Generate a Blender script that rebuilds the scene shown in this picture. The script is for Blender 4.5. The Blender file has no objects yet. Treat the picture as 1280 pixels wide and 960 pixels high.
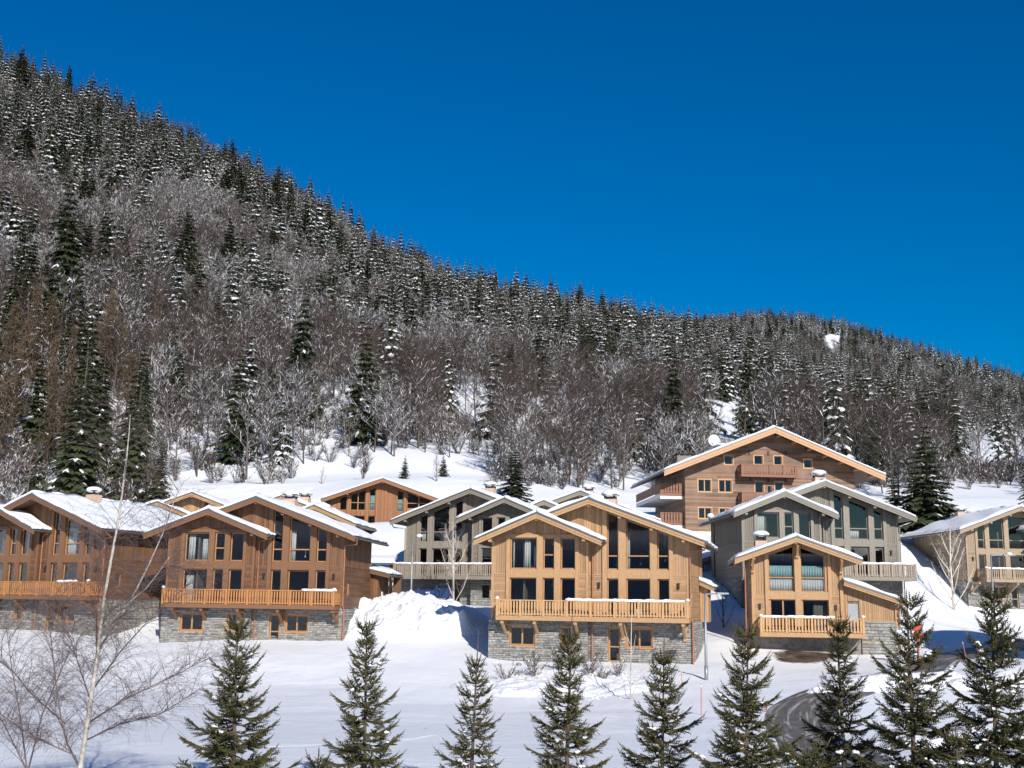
import bpy, math, random
import numpy as np
from mathutils import Vector, Matrix
random.seed(11)
rng = np.random.default_rng(11)
sc = bpy.context.scene
col = sc.collection
R_ = math.radians

# ------------------------------------------------------------------ camera, sky, sun, exposure
F_PX, HORIZON, ROLL, ZC = 1450.0, 757.0, 0.015, 3.4
PITCH = math.atan((HORIZON - 480) / F_PX)
cam_d = bpy.data.cameras.new("camera")
cam_d.sensor_width = 36.0
cam_d.lens = F_PX / 1280 * 36
cam_d.clip_start, cam_d.clip_end = 0.5, 9000
cam = bpy.data.objects.new("camera", cam_d)
cam.matrix_world = Matrix.Translation((0, 0, ZC)) @ (Matrix.Rotation(R_(90) + PITCH, 4, 'X') @ Matrix.Rotation(ROLL, 4, 'Z'))
col.objects.link(cam)
sc.camera = cam

SUN_EL, SUN_AZ = R_(28), R_(161)
world = bpy.data.worlds.new("World")
sc.world = world
world.use_nodes = True
wn, wl = world.node_tree.nodes, world.node_tree.links
sky = wn.new("ShaderNodeTexSky")
sky.sky_type = 'NISHITA'
sky.sun_disc = False
sky.sun_elevation, sky.sun_rotation = SUN_EL, SUN_AZ
sky.altitude, sky.air_density, sky.dust_density, sky.ozone_density = 1500, 1.25, 0.15, 3.5
hs = wn.new("ShaderNodeHueSaturation")
hs.inputs['Saturation'].default_value = 1.75
hs.inputs['Hue'].default_value = 0.508
hs.inputs['Value'].default_value = 0.8
wl.new(sky.outputs[0], hs.inputs['Color'])
wl.new(hs.outputs[0], wn["Background"].inputs['Color'])
wn["Background"].inputs['Strength'].default_value = 0.105
sun_d = bpy.data.lights.new("sun", 'SUN')
sun_d.energy, sun_d.angle, sun_d.color = 4.9, R_(0.53), (1.0, 0.94, 0.86)
sun = bpy.data.objects.new("sun", sun_d)
SD = Vector((math.sin(SUN_AZ) * math.cos(SUN_EL), math.cos(SUN_AZ) * math.cos(SUN_EL), math.sin(SUN_EL)))
sun.rotation_euler = SD.to_track_quat('Z', 'Y').to_euler()
sun.location = SD * 300
col.objects.link(sun)
vs = sc.view_settings
sc.display_settings.display_device = 'sRGB'
vs.view_transform, vs.look, vs.exposure, vs.gamma = 'Standard', 'None', 0.14, 1.0
vs.use_curve_mapping = False

# ------------------------------------------------------------------ pixel geometry (photo pixels, 1280 x 960)
CR, SR = math.cos(ROLL), math.sin(ROLL)
CP, SP = math.cos(PITCH), math.sin(PITCH)
def ray(px, py):
    a, b = px - 640, py - 480
    a, b = CR * a + SR * b, -SR * a + CR * b
    x, u = a / F_PX, -b / F_PX
    return x, CP - u * SP, SP + u * CP
def at(px, py, y):
    d = ray(px, py)
    return Vector((d[0] / d[1] * y, y, ZC + d[2] / d[1] * y))
def proj(X, Y, Z):
    z = Z - ZC
    f = Y * CP + z * SP
    u = -Y * SP + z * CP
    a, b = X / f * F_PX, -u / f * F_PX
    return 640 + CR * a - SR * b, 480 + SR * a + CR * b

# ------------------------------------------------------------------ materials
def mat(name):
    m = bpy.data.materials.new(name)
    m.use_nodes = True
    n, l = m.node_tree.nodes, m.node_tree.links
    return m, n, l, n["Principled BSDF"]
def N(n, t, **k):
    x = n.new(t)
    for a, v in k.items():
        setattr(x, a, v)
    return x
def ramp(n, stops):
    r = n.new("ShaderNodeValToRGB")
    e = r.color_ramp.elements
    while len(e) < len(stops):
        e.new(0.5)
    for x, (p, c) in zip(e, stops):
        x.position = p
        x.color = (*c, 1)
    return r
def mix(n, l, fac, a, b, mode='MIX'):
    m = n.new("ShaderNodeMix")
    m.data_type, m.blend_type = 'RGBA', mode
    for i, v in ((0, fac), (6, a), (7, b)):
        if isinstance(v, (int, float)):
            m.inputs[i].default_value = v
        elif isinstance(v, tuple):
            m.inputs[i].default_value = (*v, 1)
        else:
            l.new(v, m.inputs[i])
    return m.outputs[2]
def plain(name, c, rough=0.6, metal=0.0, noise=0.0, nscale=8.0, bump=0.0):
    m, n, l, p = mat(name)
    p.inputs['Base Color'].default_value = (*c, 1)
    p.inputs['Roughness'].default_value = rough
    p.inputs['Metallic'].default_value = metal
    if noise or bump:
        tc = N(n, "ShaderNodeTexCoord")
        t = N(n, "ShaderNodeTexNoise")
        t.inputs['Scale'].default_value, t.inputs['Detail'].default_value = nscale, 6
        l.new(tc.outputs['Object'], t.inputs['Vector'])
        if noise:
            r = ramp(n, [(0.3, tuple(x * (1 - noise) for x in c)), (0.7, tuple(min(1, x * (1 + noise)) for x in c))])
            l.new(t.outputs[0], r.inputs[0])
            l.new(r.outputs[0], p.inputs['Base Color'])
        if bump:
            b = N(n, "ShaderNodeBump")
            b.inputs['Strength'].default_value, b.inputs['Distance'].default_value = bump, 0.03
            l.new(t.outputs[0], b.inputs['Height'])
            l.new(b.outputs[0], p.inputs['Normal'])
    return m
def wood(name, c, var=0.22, weather=None, wamt=0.0):
    """boards: every board its own tone (random per mesh island), long grain, some weathering"""
    m, n, l, p = mat(name)
    g = N(n, "ShaderNodeNewGeometry")
    tc = N(n, "ShaderNodeTexCoord")
    r = ramp(n, [(0.0, tuple(x * (1 - var) for x in c)), (0.55, c), (1.0, tuple(x * (1 + var * 0.8) for x in c))])
    l.new(g.outputs['Random Per Island'], r.inputs[0])
    mp = N(n, "ShaderNodeMapping")
    mp.inputs['Scale'].default_value = (9, 9, 2.2)
    l.new(tc.outputs['Object'], mp.inputs['Vector'])
    t = N(n, "ShaderNodeTexNoise")
    t.inputs['Scale'].default_value, t.inputs['Detail'].default_value, t.inputs['Roughness'].default_value = 1.6, 7, 0.65
    l.new(mp.outputs[0], t.inputs['Vector'])
    gr = ramp(n, [(0.25, (0.72, 0.72, 0.72)), (0.75, (1.18, 1.16, 1.12))])
    l.new(t.outputs[0], gr.inputs[0])
    c1 = mix(n, l, 1.0, r.outputs[0], gr.outputs[0], 'MULTIPLY')
    if weather:
        t2 = N(n, "ShaderNodeTexNoise")
        t2.inputs['Scale'].default_value, t2.inputs['Detail'].default_value = 0.55, 6
        l.new(tc.outputs['Object'], t2.inputs['Vector'])
        wr = ramp(n, [(0.42, (0, 0, 0)), (0.68, (wamt,) * 3)])
        l.new(t2.outputs[0], wr.inputs[0])
        c1 = mix(n, l, wr.outputs[0], c1, weather)
    l.new(c1, p.inputs['Base Color'])
    p.inputs['Roughness'].default_value = 0.62
    b = N(n, "ShaderNodeBump")
    b.inputs['Strength'].default_value, b.inputs['Distance'].default_value = 0.25, 0.01
    l.new(t.outputs[0], b.inputs['Height'])
    l.new(b.outputs[0], p.inputs['Normal'])
    return m
def stone_mat(name, c, warm, var=0.4):
    m, n, l, p = mat(name)
    g = N(n, "ShaderNodeNewGeometry")
    tc = N(n, "ShaderNodeTexCoord")
    dark = tuple(x * (1 - var) for x in c)
    r = ramp(n, [(0.0, dark), (0.35, c), (0.7, tuple(x * 1.25 for x in c)), (0.86, warm), (1.0, tuple(x * 1.5 for x in c))])
    l.new(g.outputs['Random Per Island'], r.inputs[0])
    t = N(n, "ShaderNodeTexNoise")
    t.inputs['Scale'].default_value, t.inputs['Detail'].default_value = 7, 8
    l.new(tc.outputs['Object'], t.inputs['Vector'])
    gr = ramp(n, [(0.3, (0.65,) * 3), (0.7, (1.25,) * 3)])
    l.new(t.outputs[0], gr.inputs[0])
    l.new(mix(n, l, 1.0, r.outputs[0], gr.outputs[0], 'MULTIPLY'), p.inputs['Base Color'])
    p.inputs['Roughness'].default_value = 0.85
    b = N(n, "ShaderNodeBump")
    b.inputs['Strength'].default_value, b.inputs['Distance'].default_value = 0.6, 0.03
    l.new(t.outputs[0], b.inputs['Height'])
    l.new(b.outputs[0], p.inputs['Normal'])
    return m
def snow_mat(name, c=(0.86, 0.88, 0.9), scale=1.5, strength=0.35, dist=0.08, litter=None):
    m, n, l, p = mat(name)
    tc = N(n, "ShaderNodeTexCoord")
    t = N(n, "ShaderNodeTexNoise")
    t.inputs['Scale'].default_value, t.inputs['Detail'].default_value, t.inputs['Roughness'].default_value = scale, 8, 0.6
    l.new(tc.outputs['Object'], t.inputs['Vector'])
    b = N(n, "ShaderNodeBump")
    b.inputs['Strength'].default_value, b.inputs['Distance'].default_value = strength, dist
    l.new(t.outputs[0], b.inputs['Height'])
    l.new(b.outputs[0], p.inputs['Normal'])
    p.inputs['Base Color'].default_value = (*c, 1)
    p.inputs['Roughness'].default_value = 0.55
    p.inputs['Specular IOR Level'].default_value = 0.3
    return m
def ground_mat():
    """snow with leaf litter and bare earth showing on the steep wooded slope"""
    m, n, l, p = mat("snow_ground")
    tc = N(n, "ShaderNodeTexCoord")
    t = N(n, "ShaderNodeTexNoise")
    t.inputs['Scale'].default_value, t.inputs['Detail'].default_value, t.inputs['Roughness'].default_value = 0.9, 9, 0.6
    l.new(tc.outputs['Object'], t.inputs['Vector'])
    t2 = N(n, "ShaderNodeTexNoise")
    t2.inputs['Scale'].default_value, t2.inputs['Detail'].default_value, t2.inputs['Roughness'].default_value = 0.16, 10, 0.72
    l.new(tc.outputs['Object'], t2.inputs['Vector'])
    at_ = N(n, "ShaderNodeAttribute", attribute_name="litter")
    ml = N(n, "ShaderNodeMath", operation='ADD')
    l.new(t2.outputs[0], ml.inputs[0])
    l.new(at_.outputs['Fac'], ml.inputs[1])
    r = ramp(n, [(0.93, (0, 0, 0)), (1.03, (1, 1, 1))])
    l.new(ml.outputs[0], r.inputs[0])
    earth = ramp(n, [(0.35, (0.05, 0.036, 0.025)), (0.65, (0.16, 0.12, 0.085))])
    l.new(t.outputs[0], earth.inputs[0])
    l.new(mix(n, l, r.outputs[0], (0.83, 0.85, 0.88), earth.outputs[0]), p.inputs['Base Color'])
    b = N(n, "ShaderNodeBump")
    b.inputs['Strength'].default_value, b.inputs['Distance'].default_value = 0.55, 0.16
    l.new(t.outputs[0], b.inputs['Height'])
    l.new(b.outputs[0], p.inputs['Normal'])
    p.inputs['Roughness'].default_value = 0.55
    p.inputs['Specular IOR Level'].default_value = 0.3
    return m
def glass_mat():
    m = bpy.data.materials.new("window_glass")
    m.use_nodes = True
    n, l = m.node_tree.nodes, m.node_tree.links
    n.remove(n["Principled BSDF"])
    tr = N(n, "ShaderNodeBsdfTransparent")
    tr.inputs[0].default_value = (0.80, 0.82, 0.82, 1)
    gl = N(n, "ShaderNodeBsdfGlossy")
    gl.inputs['Roughness'].default_value = 0.015
    gl.inputs[0].default_value = (0.95, 0.97, 1, 1)
    lw = N(n, "ShaderNodeLayerWeight")
    lw.inputs[0].default_value = 0.5
    pw = N(n, "ShaderNodeMath", operation='POWER')
    l.new(lw.outputs['Facing'], pw.inputs[0])
    pw.inputs[1].default_value = 3.0
    fr = N(n, "ShaderNodeMath", operation='MULTIPLY_ADD')
    l.new(pw.outputs[0], fr.inputs[0])
    fr.inputs[1].default_value, fr.inputs[2].default_value = 0.7, 0.04
    mx = N(n, "ShaderNodeMixShader")
    l.new(fr.outputs[0], mx.inputs[0])
    l.new(tr.outputs[0], mx.inputs[1])
    l.new(gl.outputs[0], mx.inputs[2])
    l.new(mx.outputs[0], n["Material Output"].inputs[0])
    return m
M = dict(
    gold=wood("golden_larch_boards", (0.42, 0.25, 0.125), 0.24, (0.34, 0.22, 0.13), 0.6),
    goldtrim=wood("golden_larch_timber", (0.45, 0.275, 0.138), 0.14),
    brown=wood("brown_stained_boards", (0.178, 0.084, 0.036), 0.32, (0.085, 0.05, 0.032), 0.5),
    browntrim=wood("brown_stained_timber", (0.195, 0.096, 0.045), 0.2),
    orange=wood("orange_larch_balusters", (0.42, 0.19, 0.066), 0.2),
    goldrail=wood("golden_larch_balusters", (0.53, 0.32, 0.155), 0.16),
    rust=wood("reddish_brown_boards", (0.33, 0.15, 0.066), 0.2),
    grey=wood("grey_beige_boards", (0.24, 0.203, 0.155), 0.15),
    greytrim=wood("grey_beige_timber", (0.265, 0.232, 0.185), 0.12),
    greyrail=wood("silver_grey_balusters", (0.33, 0.275, 0.215), 0.15),
    sage=wood("sage_grey_boards", (0.205, 0.182, 0.148), 0.16),
    sagetrim=wood("sage_grey_timber", (0.25, 0.226, 0.186), 0.12),
    beige=wood("beige_larch_boards", (0.30, 0.222, 0.142), 0.14),
    beigetrim=wood("beige_larch_timber", (0.34, 0.257, 0.172), 0.12),
    old=wood("weathered_red_brown_boards", (0.205, 0.115, 0.068), 0.5, (0.29, 0.2, 0.14), 0.6),
    oldrail=wood("dark_red_balusters", (0.24, 0.11, 0.065), 0.2),
    oldtrim=wood("honey_barge_boards", (0.55, 0.31, 0.16), 0.10),
    soffit=wood("shade_dark_soffit_boards", (0.085, 0.048, 0.026), 0.2),  # tone lowered so the colour itself deepens the shade under the eaves
    soffitg=wood("shade_grey_soffit_boards", (0.10, 0.085, 0.066), 0.2),  # eave shade put into this colour too, for the grey and beige chalets
    winframe=wood("window_timber", (0.42, 0.22, 0.09), 0.1),
    stone=stone_mat("dry_stone_facing", (0.27, 0.27, 0.257), (0.31, 0.26, 0.185)),
    mortar=plain("recessed_mortar", (0.20, 0.195, 0.18), 0.95, noise=0.3, nscale=5),
    snow=snow_mat("roof_snow", scale=2.2, strength=0.3, dist=0.06),
    ground=ground_mat(),
    pile=snow_mat("ploughed_snow", (0.81, 0.83, 0.86), 2.6, 0.9, 0.2),
    flash=plain("grey_metal_flashing", (0.16, 0.165, 0.175), 0.45, 0.6),
    copper=plain("copper_pipe", (0.40, 0.17, 0.085), 0.5, 0.35, 0.2, 4),
    glass=glass_mat(),
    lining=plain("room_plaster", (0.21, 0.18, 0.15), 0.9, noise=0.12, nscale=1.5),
    darkmetal=plain("dark_metal", (0.03, 0.032, 0.035), 0.4, 0.3),
    galv=plain("galvanised_steel", (0.30, 0.31, 0.32), 0.45, 0.5),
    white=plain("white_paint", (0.78, 0.77, 0.74), 0.5, noise=0.05, nscale=3),
    curtain=plain("white_curtain", (0.75, 0.76, 0.74), 0.9),
    blind=plain("pale_aqua_blind", (0.42, 0.62, 0.62), 0.8, noise=0.1, nscale=2),
    brickpink=plain("pinkish_chimney_render", (0.50, 0.36, 0.27), 0.9, noise=0.15, nscale=6, bump=0.3),
    render=plain("cream_render", (0.62, 0.56, 0.47), 0.9, noise=0.08, nscale=2),
    black=plain("black_rubber", (0.015, 0.015, 0.016), 0.7),
    bluecar=plain("blue_car_paint", (0.035, 0.075, 0.20), 0.25, 0.2),
    red=plain("red_paint", (0.42, 0.05, 0.03), 0.55, noise=0.2, nscale=5),
    orangepole=plain("orange_pole_paint", (0.50, 0.15, 0.09), 0.6),
    bark=plain("dark_bark", (0.10, 0.075, 0.055), 0.9, noise=0.4, nscale=3),
    greybark=plain("grey_brown_bark", (0.19, 0.165, 0.14), 0.9, noise=0.35, nscale=3),
    twig=plain("bare_brown_twigs", (0.165, 0.118, 0.098), 0.9),
    twigred=plain("bare_reddish_twigs", (0.19, 0.12, 0.095), 0.9),
    birchlimb=plain("brown_birch_limbs", (0.17, 0.13, 0.115), 0.85, noise=0.3, nscale=9),
    larch=plain("tan_larch_twigs", (0.27, 0.175, 0.095), 0.9),
    needle=plain("spruce_needles", (0.034, 0.043, 0.021), 0.75, noise=0.35, nscale=1.2),
    needle2=plain("spruce_needles_dark", (0.026, 0.036, 0.02), 0.8, noise=0.4, nscale=0.5),
    needlenew=plain("young_spruce_needles", (0.056, 0.062, 0.025), 0.65, noise=0.3, nscale=3),
    shoot=plain("brown_spruce_shoots", (0.20, 0.135, 0.075), 0.8),
    birch=plain("birch_bark", (0.42, 0.385, 0.34), 0.8, noise=0.35, nscale=9),
    birchtwig=plain("mauve_birch_twigs", (0.125, 0.085, 0.078), 0.8),
    palebark=plain("pale_cream_bark", (0.55, 0.50, 0.42), 0.8, noise=0.2, nscale=6),
    treesnow=plain("snow_on_branches", (0.84, 0.86, 0.88), 0.7),
    rock=plain("grey_rock", (0.25, 0.23, 0.20), 0.9, noise=0.3, nscale=4, bump=0.4),
)

# ------------------------------------------------------------------ object helpers
def link(name, me, parent=None, kind=None):
    o = bpy.data.objects.new(name, me)
    col.objects.link(o)
    if parent is not None:
        o.parent = parent
    if kind:
        o["kind"] = kind
    return o
def tag(o, label, cat, group=None):
    o["label"], o["category"] = label, cat
    if group:
        o["group"] = group
    return o
def empty(name, label, cat, loc=(0, 0, 0), rz=0.0, group=None):
    o = bpy.data.objects.new(name, None)
    o.empty_display_size = 0.3
    o.location, o.rotation_euler = loc, (0, 0, rz)
    col.objects.link(o)
    return tag(o, label, cat, group)
class MB:
    """collects polygons of one mesh; w mirrors x about w/2 when set"""
    def __init__(s, w=None):
        s.v, s.f, s.m, s.w = [], [], [], w
    def add(s, vs_, fs, mi=0):
        b = len(s.v)
        if s.w is not None:
            s.v += [(s.w - x, y, z) for x, y, z in vs_]
            s.f += [tuple(b + i for i in reversed(f)) for f in fs]
        else:
            s.v += [tuple(p) for p in vs_]
            s.f += [tuple(b + i for i in f) for f in fs]
        s.m += [mi] * len(fs)
    def prism(s, pts, a, b, mi=0, axis='v'):
        """polygon pts (p, z) extruded along v from a to b (axis 'v'), or along u (axis 'u', pts are (v, z))"""
        n = len(pts)
        if axis == 'v':
            vs_ = [(p, a, z) for p, z in pts] + [(p, b, z) for p, z in pts]
        else:
            vs_ = [(a, p, z) for p, z in pts] + [(b, p, z) for p, z in pts]
        fs = [tuple(range(n)), tuple(range(2 * n - 1, n - 1, -1))]
        fs += [(i, i + n, (i + 1) % n + n, (i + 1) % n) for i in range(n)]
        s.add(vs_, fs, mi)
    def box(s, x0, x1, y0, y1, z0, z1, mi=0):
        s.prism([(x0, z0), (x1, z0), (x1, z1), (x0, z1)], y0, y1, mi)
    def bar(s, p, q, w, h=None, mi=0):
        p, q = Vector(p), Vector(q)
        h = h or w
        d = (q - p).normalized()
        up = Vector((0, 0, 1)) if abs(d.z) < 0.95 else Vector((0, 1, 0))
        r = d.cross(up).normalized() * (w / 2)
        t = r.cross(d).normalized() * (h / 2)
        vs_ = [c + a * r + b * t for c in (p, q) for a, b in ((-1, -1), (1, -1), (1, 1), (-1, 1))]
        s.add([tuple(x) for x in vs_], [(3, 2, 1, 0), (4, 5, 6, 7), (0, 1, 5, 4), (1, 2, 6, 5), (2, 3, 7, 6), (3, 0, 4, 7)], mi)
    def tube(s, pts, rads, n=6, mi=0, cap=True):
        P = [Vector(p) for p in pts]
        b, fs, vs_ = 0, [], []
        ref = None
        for i, p in enumerate(P):
            d = (P[min(i + 1, len(P) - 1)] - P[max(i - 1, 0)]).normalized()
            if ref is None:
                ref = d.orthogonal().normalized()
            ref = (ref - d * ref.dot(d)).normalized()
            c = d.cross(ref)
            r = rads[i] if hasattr(rads, '__len__') else rads
            for k in range(n):
                t = 2 * math.pi * k / n
                q = p + (ref * math.cos(t) + c * math.sin(t)) * r
                vs_.append(tuple(q))
        for i in range(len(P) - 1):
            for k in range(n):
                a0, a1 = i * n + k, i * n + (k + 1) % n
                fs.append((a0, a1, a1 + n, a0 + n))
        if cap:
            fs.append(tuple(reversed(range(n))))
            fs.append(tuple(range((len(P) - 1) * n, len(P) * n)))
        s.add(vs_, fs, mi)
    def ball(s, c, r, seg=8, rings=5, mi=0, sq=1.0, jit=0.0):
        vs_, fs = [], []
        for i in range(rings + 1):
            ph = math.pi * i / rings
            for k in range(seg):
                t = 2 * math.pi * k / seg
                rr = r * (1 + random.uniform(-jit, jit))
                vs_.append((c[0] + rr * math.sin(ph) * math.cos(t), c[1] + rr * math.sin(ph) * math.sin(t), c[2] + rr * sq * math.cos(ph)))
        for i in range(rings):
            for k in range(seg):
                a, b = i * seg + k, i * seg + (k + 1) % seg
                fs.append((a, a + seg, b + seg, b))
        s.add(vs_, fs, mi)
    def mesh(s, name, mats, smooth=False):
        me = bpy.data.meshes.new(name)
        me.from_pydata(s.v, [], s.f)
        for m_ in (mats if isinstance(mats, (list, tuple)) else [mats]):
            me.materials.append(m_)
        if any(s.m):
            me.polygons.foreach_set("material_index", s.m)
        if smooth:
            me.polygons.foreach_set("use_smooth", [True] * len(me.polygons))
        me.update()
        return me
    def build(s, name, mats, parent=None, kind=None, smooth=False):
        return link(name, s.mesh(name, mats, smooth), parent, kind)

def vnoise(x, y, seed=0):
    xi, yi = np.floor(x).astype(np.int64), np.floor(y).astype(np.int64)
    xf, yf = x - xi, y - yi
    xf, yf = xf * xf * (3 - 2 * xf), yf * yf * (3 - 2 * yf)
    def h(a, b):
        n = (a * 374761393 + b * 668265263 + seed * 974634777) & 0x7fffffff
        n = ((n ^ (n >> 13)) * 1274126177) & 0x7fffffff
        return ((n ^ (n >> 16)) & 0xffff) / 65535.0
    return (h(xi, yi) * (1 - xf) + h(xi + 1, yi) * xf) * (1 - yf) + (h(xi, yi + 1) * (1 - xf) + h(xi + 1, yi + 1) * xf) * yf
def fbm(x, y, o=4, seed=0):
    r, a, t = 0.0, 1.0, 0.0
    for i in range(o):
        r = r + a * vnoise(x * 2 ** i, y * 2 ** i, seed + i)
        t += a
        a *= 0.5
    return r / t - 0.5

# ------------------------------------------------------------------ terrain
def P_(px, py, y):
    p = at(px, py, y)
    return (p.x, p.y, p.z)
CTRL = [(-14, 5, 1.0), (12, 5, 1.0), (-14, 20, 0.1), (0, 20, 0.0), (14, 20, -0.2), (-18, 35, -0.7), (0, 35, -0.8), (14, 33, -0.9),
        (-25, 52, -1.2), (-8, 52, -1.4), (5, 52, -1.45), (-27, 62, -1.5), (-10, 62, -1.5), (3, 61, -1.5), (-40, 70, -1.3), (-30, 69, -1.25), (-16, 68, -1.25), (-5, 66, -1.15), (6, 65, -1.1),
        (-40, 80, 0.45), (-20, 77, 0.35), (-27, 78, 0.4), (-13, 75, 0.2),
        (-1, 74, 0.05), (5.5, 73, 0.03), (11, 71.2, 0.0), (0, 82, 0.6), (6, 80, 0.3), (10, 80, 0.4),
        (-23.6, 80.6, 0.5), (-11.5, 79.2, 0.55), (-13, 88, 2.6), (-22, 90, 2.4),
        (-39.9, 87, 0.9), (-29, 82.5, 0.9), (-48, 90, 1.0), P_(140, 792, 84.5), P_(204, 750, 91), (-30, 100, 4.0), (-50, 105, 4.0),
        P_(608, 818, 76), P_(600, 785, 82), P_(600, 757, 92), P_(560, 755, 95), (-9, 98.5, 2.95), (3, 95, 3.1), (-2, 92, 3.0), (4, 104, 4.5),
        P_(480, 812, 77), P_(464, 765, 87.5), (-12, 93, 3.1), (-8, 86, 2.2), (-5, 80, 0.9),
        P_(882, 853, 66), P_(878, 818, 77), P_(900, 800, 80), P_(900, 774, 86), P_(900, 742, 93), P_(903, 720, 100),
        P_(950, 822, 75), P_(1050, 832, 74), P_(1121, 816, 77), P_(945, 790, 82),
        (18, 89, 3.2), (24, 89.5, 3.4), (30, 88.5, 3.2), (19, 97, 5.6), (30, 99, 6.0), (17, 112, 9.6), (35, 114, 10.2), (17, 120, 11), (36, 122, 12),
        P_(1150, 748, 103), P_(1150, 776, 94), P_(1170, 800, 83), P_(1207, 765, 110), P_(1270, 770, 110), P_(1270, 800, 86),
        P_(985, 890, 54.5), P_(1050, 862, 61), P_(1110, 842, 66.5), P_(1200, 828, 68), P_(1280, 822, 70), (16, 50, -1.6), (22, 52, -1.5), (26, 40, -1.0), (32, 60, -0.5),
        P_(480, 655, 123), (-14, 128, 8.0), P_(240, 690, 113), P_(430, 690, 108), P_(700, 690, 108),
        P_(450, 600, 152), P_(700, 612, 150), P_(300, 612, 150), P_(100, 625, 146), P_(0, 618, 148), P_(850, 640, 140), P_(1150, 650, 138), P_(1270, 635, 146),
        P_(480, 625, 138), P_(620, 630, 138)]
CT = np.array(CTRL)
def _phi(d2):
    return np.where(d2 > 1e-9, 0.5 * d2 * np.log(np.maximum(d2, 1e-9)), 0.0)
_n = len(CT)
_A = np.zeros((_n + 3, _n + 3))
_d2 = ((CT[:, None, :2] - CT[None, :, :2]) ** 2).sum(-1) / 400.0
_A[:_n, :_n] = _phi(_d2) + np.eye(_n) * 0.02
_A[:_n, _n] = 1
_A[:_n, _n + 1:] = CT[:, :2] / 20
_A[_n:, :_n] = _A[:_n, _n:].T
_W = np.linalg.solve(_A, np.concatenate([CT[:, 2], np.zeros(3)]))
def rbf(x, y):
    x, y = np.asarray(x, float), np.asarray(y, float)
    y = np.clip(y, 5, 152)
    x = np.clip(x, -0.44 * y - 8, 0.44 * y + 8)
    out = np.empty(x.shape)
    xf, yf, of = x.ravel(), y.ravel(), out.reshape(-1)
    for i in range(0, len(xf), 20000):
        d2 = ((xf[i:i + 20000, None] - CT[None, :, 0]) ** 2 + (yf[i:i + 20000, None] - CT[None, :, 1]) ** 2) / 400.0
        of[i:i + 20000] = _phi(d2) @ _W[:_n] + _W[_n] + xf[i:i + 20000] / 20 * _W[_n + 1] + yf[i:i + 20000] / 20 * _W[_n + 2]
    return out
def th_el(px, py):
    d = ray(px, py)
    return math.atan2(d[0], d[1]), d[2] / math.hypot(d[0], d[1])
# px, foot py, ridge py (ground), ridge distance, far ridge py, far distance
MT = [(-120, 590, 28, 660, 500, 1100), (0, 595, 92, 640, 500, 1150), (100, 598, 135, 630, 500, 1200), (200, 598, 176, 620, 480, 1250), (300, 592, 220, 620, 480, 1300),
      (400, 588, 276, 620, 470, 1350), (470, 585, 322, 630, 460, 1400), (560, 585, 362, 640, 450, 1450), (650, 592, 384, 650, 440, 1500), (750, 598, 402, 680, 430, 1500),
      (850, 605, 424, 700, 414, 1500), (900, 608, 440, 710, 408, 1500), (950, 610, 460, 720, 404, 1500), (1000, 612, 480, 720, 405, 1500), (1060, 615, 500, 720, 416, 1500),
      (1120, 618, 520, 720, 432, 1500), (1180, 620, 538, 720, 452, 1500), (1280, 622, 556, 720, 480, 1500), (1400, 625, 580, 720, 520, 1500)]
RF = 166.0
_T = []
for px, pf, pr, r1, pr2, r2 in MT:
    th, e1 = th_el(px, pr)
    _T.append((th, ZC + RF * th_el(px, pf)[1], r1, ZC + r1 * e1, r2, ZC + r2 * th_el(px, pr2)[1]))
_T = np.array(_T)
def mount(th, r):
    t = np.clip(th, _T[0, 0], _T[-1, 0])
    zf, r1, z1, r2, z2 = (np.interp(t, _T[:, 0], _T[:, k]) for k in range(1, 6))
    s = np.clip((r - RF) / (r1 - RF), 0, 1)
    n1 = fbm(th * r / 60, r / 60, 4, 3) * 16 * np.clip((r - RF) / 60, 0, 1)
    z = zf + (z1 - zf) * (0.86 * s + 0.14 * s * s) + n1 * (1 - 0.7 * s)
    z = np.where(r < RF, zf - (RF - r) * 0.16, z)
    q = np.clip((r - r1) / (r2 - r1), 0, 1)
    far = z1 + (z2 - z1) * q - np.sin(q * math.pi) * 22 + fbm(th * r / 120, r / 120, 4, 9) * 26 * np.sin(q * math.pi)
    z = np.where(r > r1, far, z)
    z = np.where(r > r2, z2 - (r - r2) * 0.4, z)
    fade = np.clip((2.2 - np.abs(th)) / 1.2, 0.36, 1)
    return zf + (z - zf) * fade
def H(x, y):
    x, y = np.asarray(x, float), np.asarray(y, float)
    r, th = np.hypot(x, y), np.arctan2(x, y)
    a = rbf(x, y)
    a = a + fbm(x / 3.2, y / 3.2, 4, 1) * 0.24 + fbm(x / 9, y / 9, 3, 2) * 0.42
    b = mount(th, r)
    w = np.clip((r - 146) / 30, 0, 1)
    w = w * w * (3 - 2 * w)
    return a * (1 - w) + b * w
def h1(x, y):
    return float(H(np.array([x]), np.array([y]))[0])
def ground_hit(px, py, y0=20.0, y1=170.0):
    """where the photo pixel's ray first meets the ground"""
    ys = np.linspace(y0, y1, 1500)
    d = ray(px, py)
    X, Z = d[0] / d[1] * ys, ZC + d[2] / d[1] * ys
    k = np.argmax(H(X, ys) > Z)
    return Vector((X[k], ys[k], float(H(X[k:k + 1], ys[k:k + 1])[0])))
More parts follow.
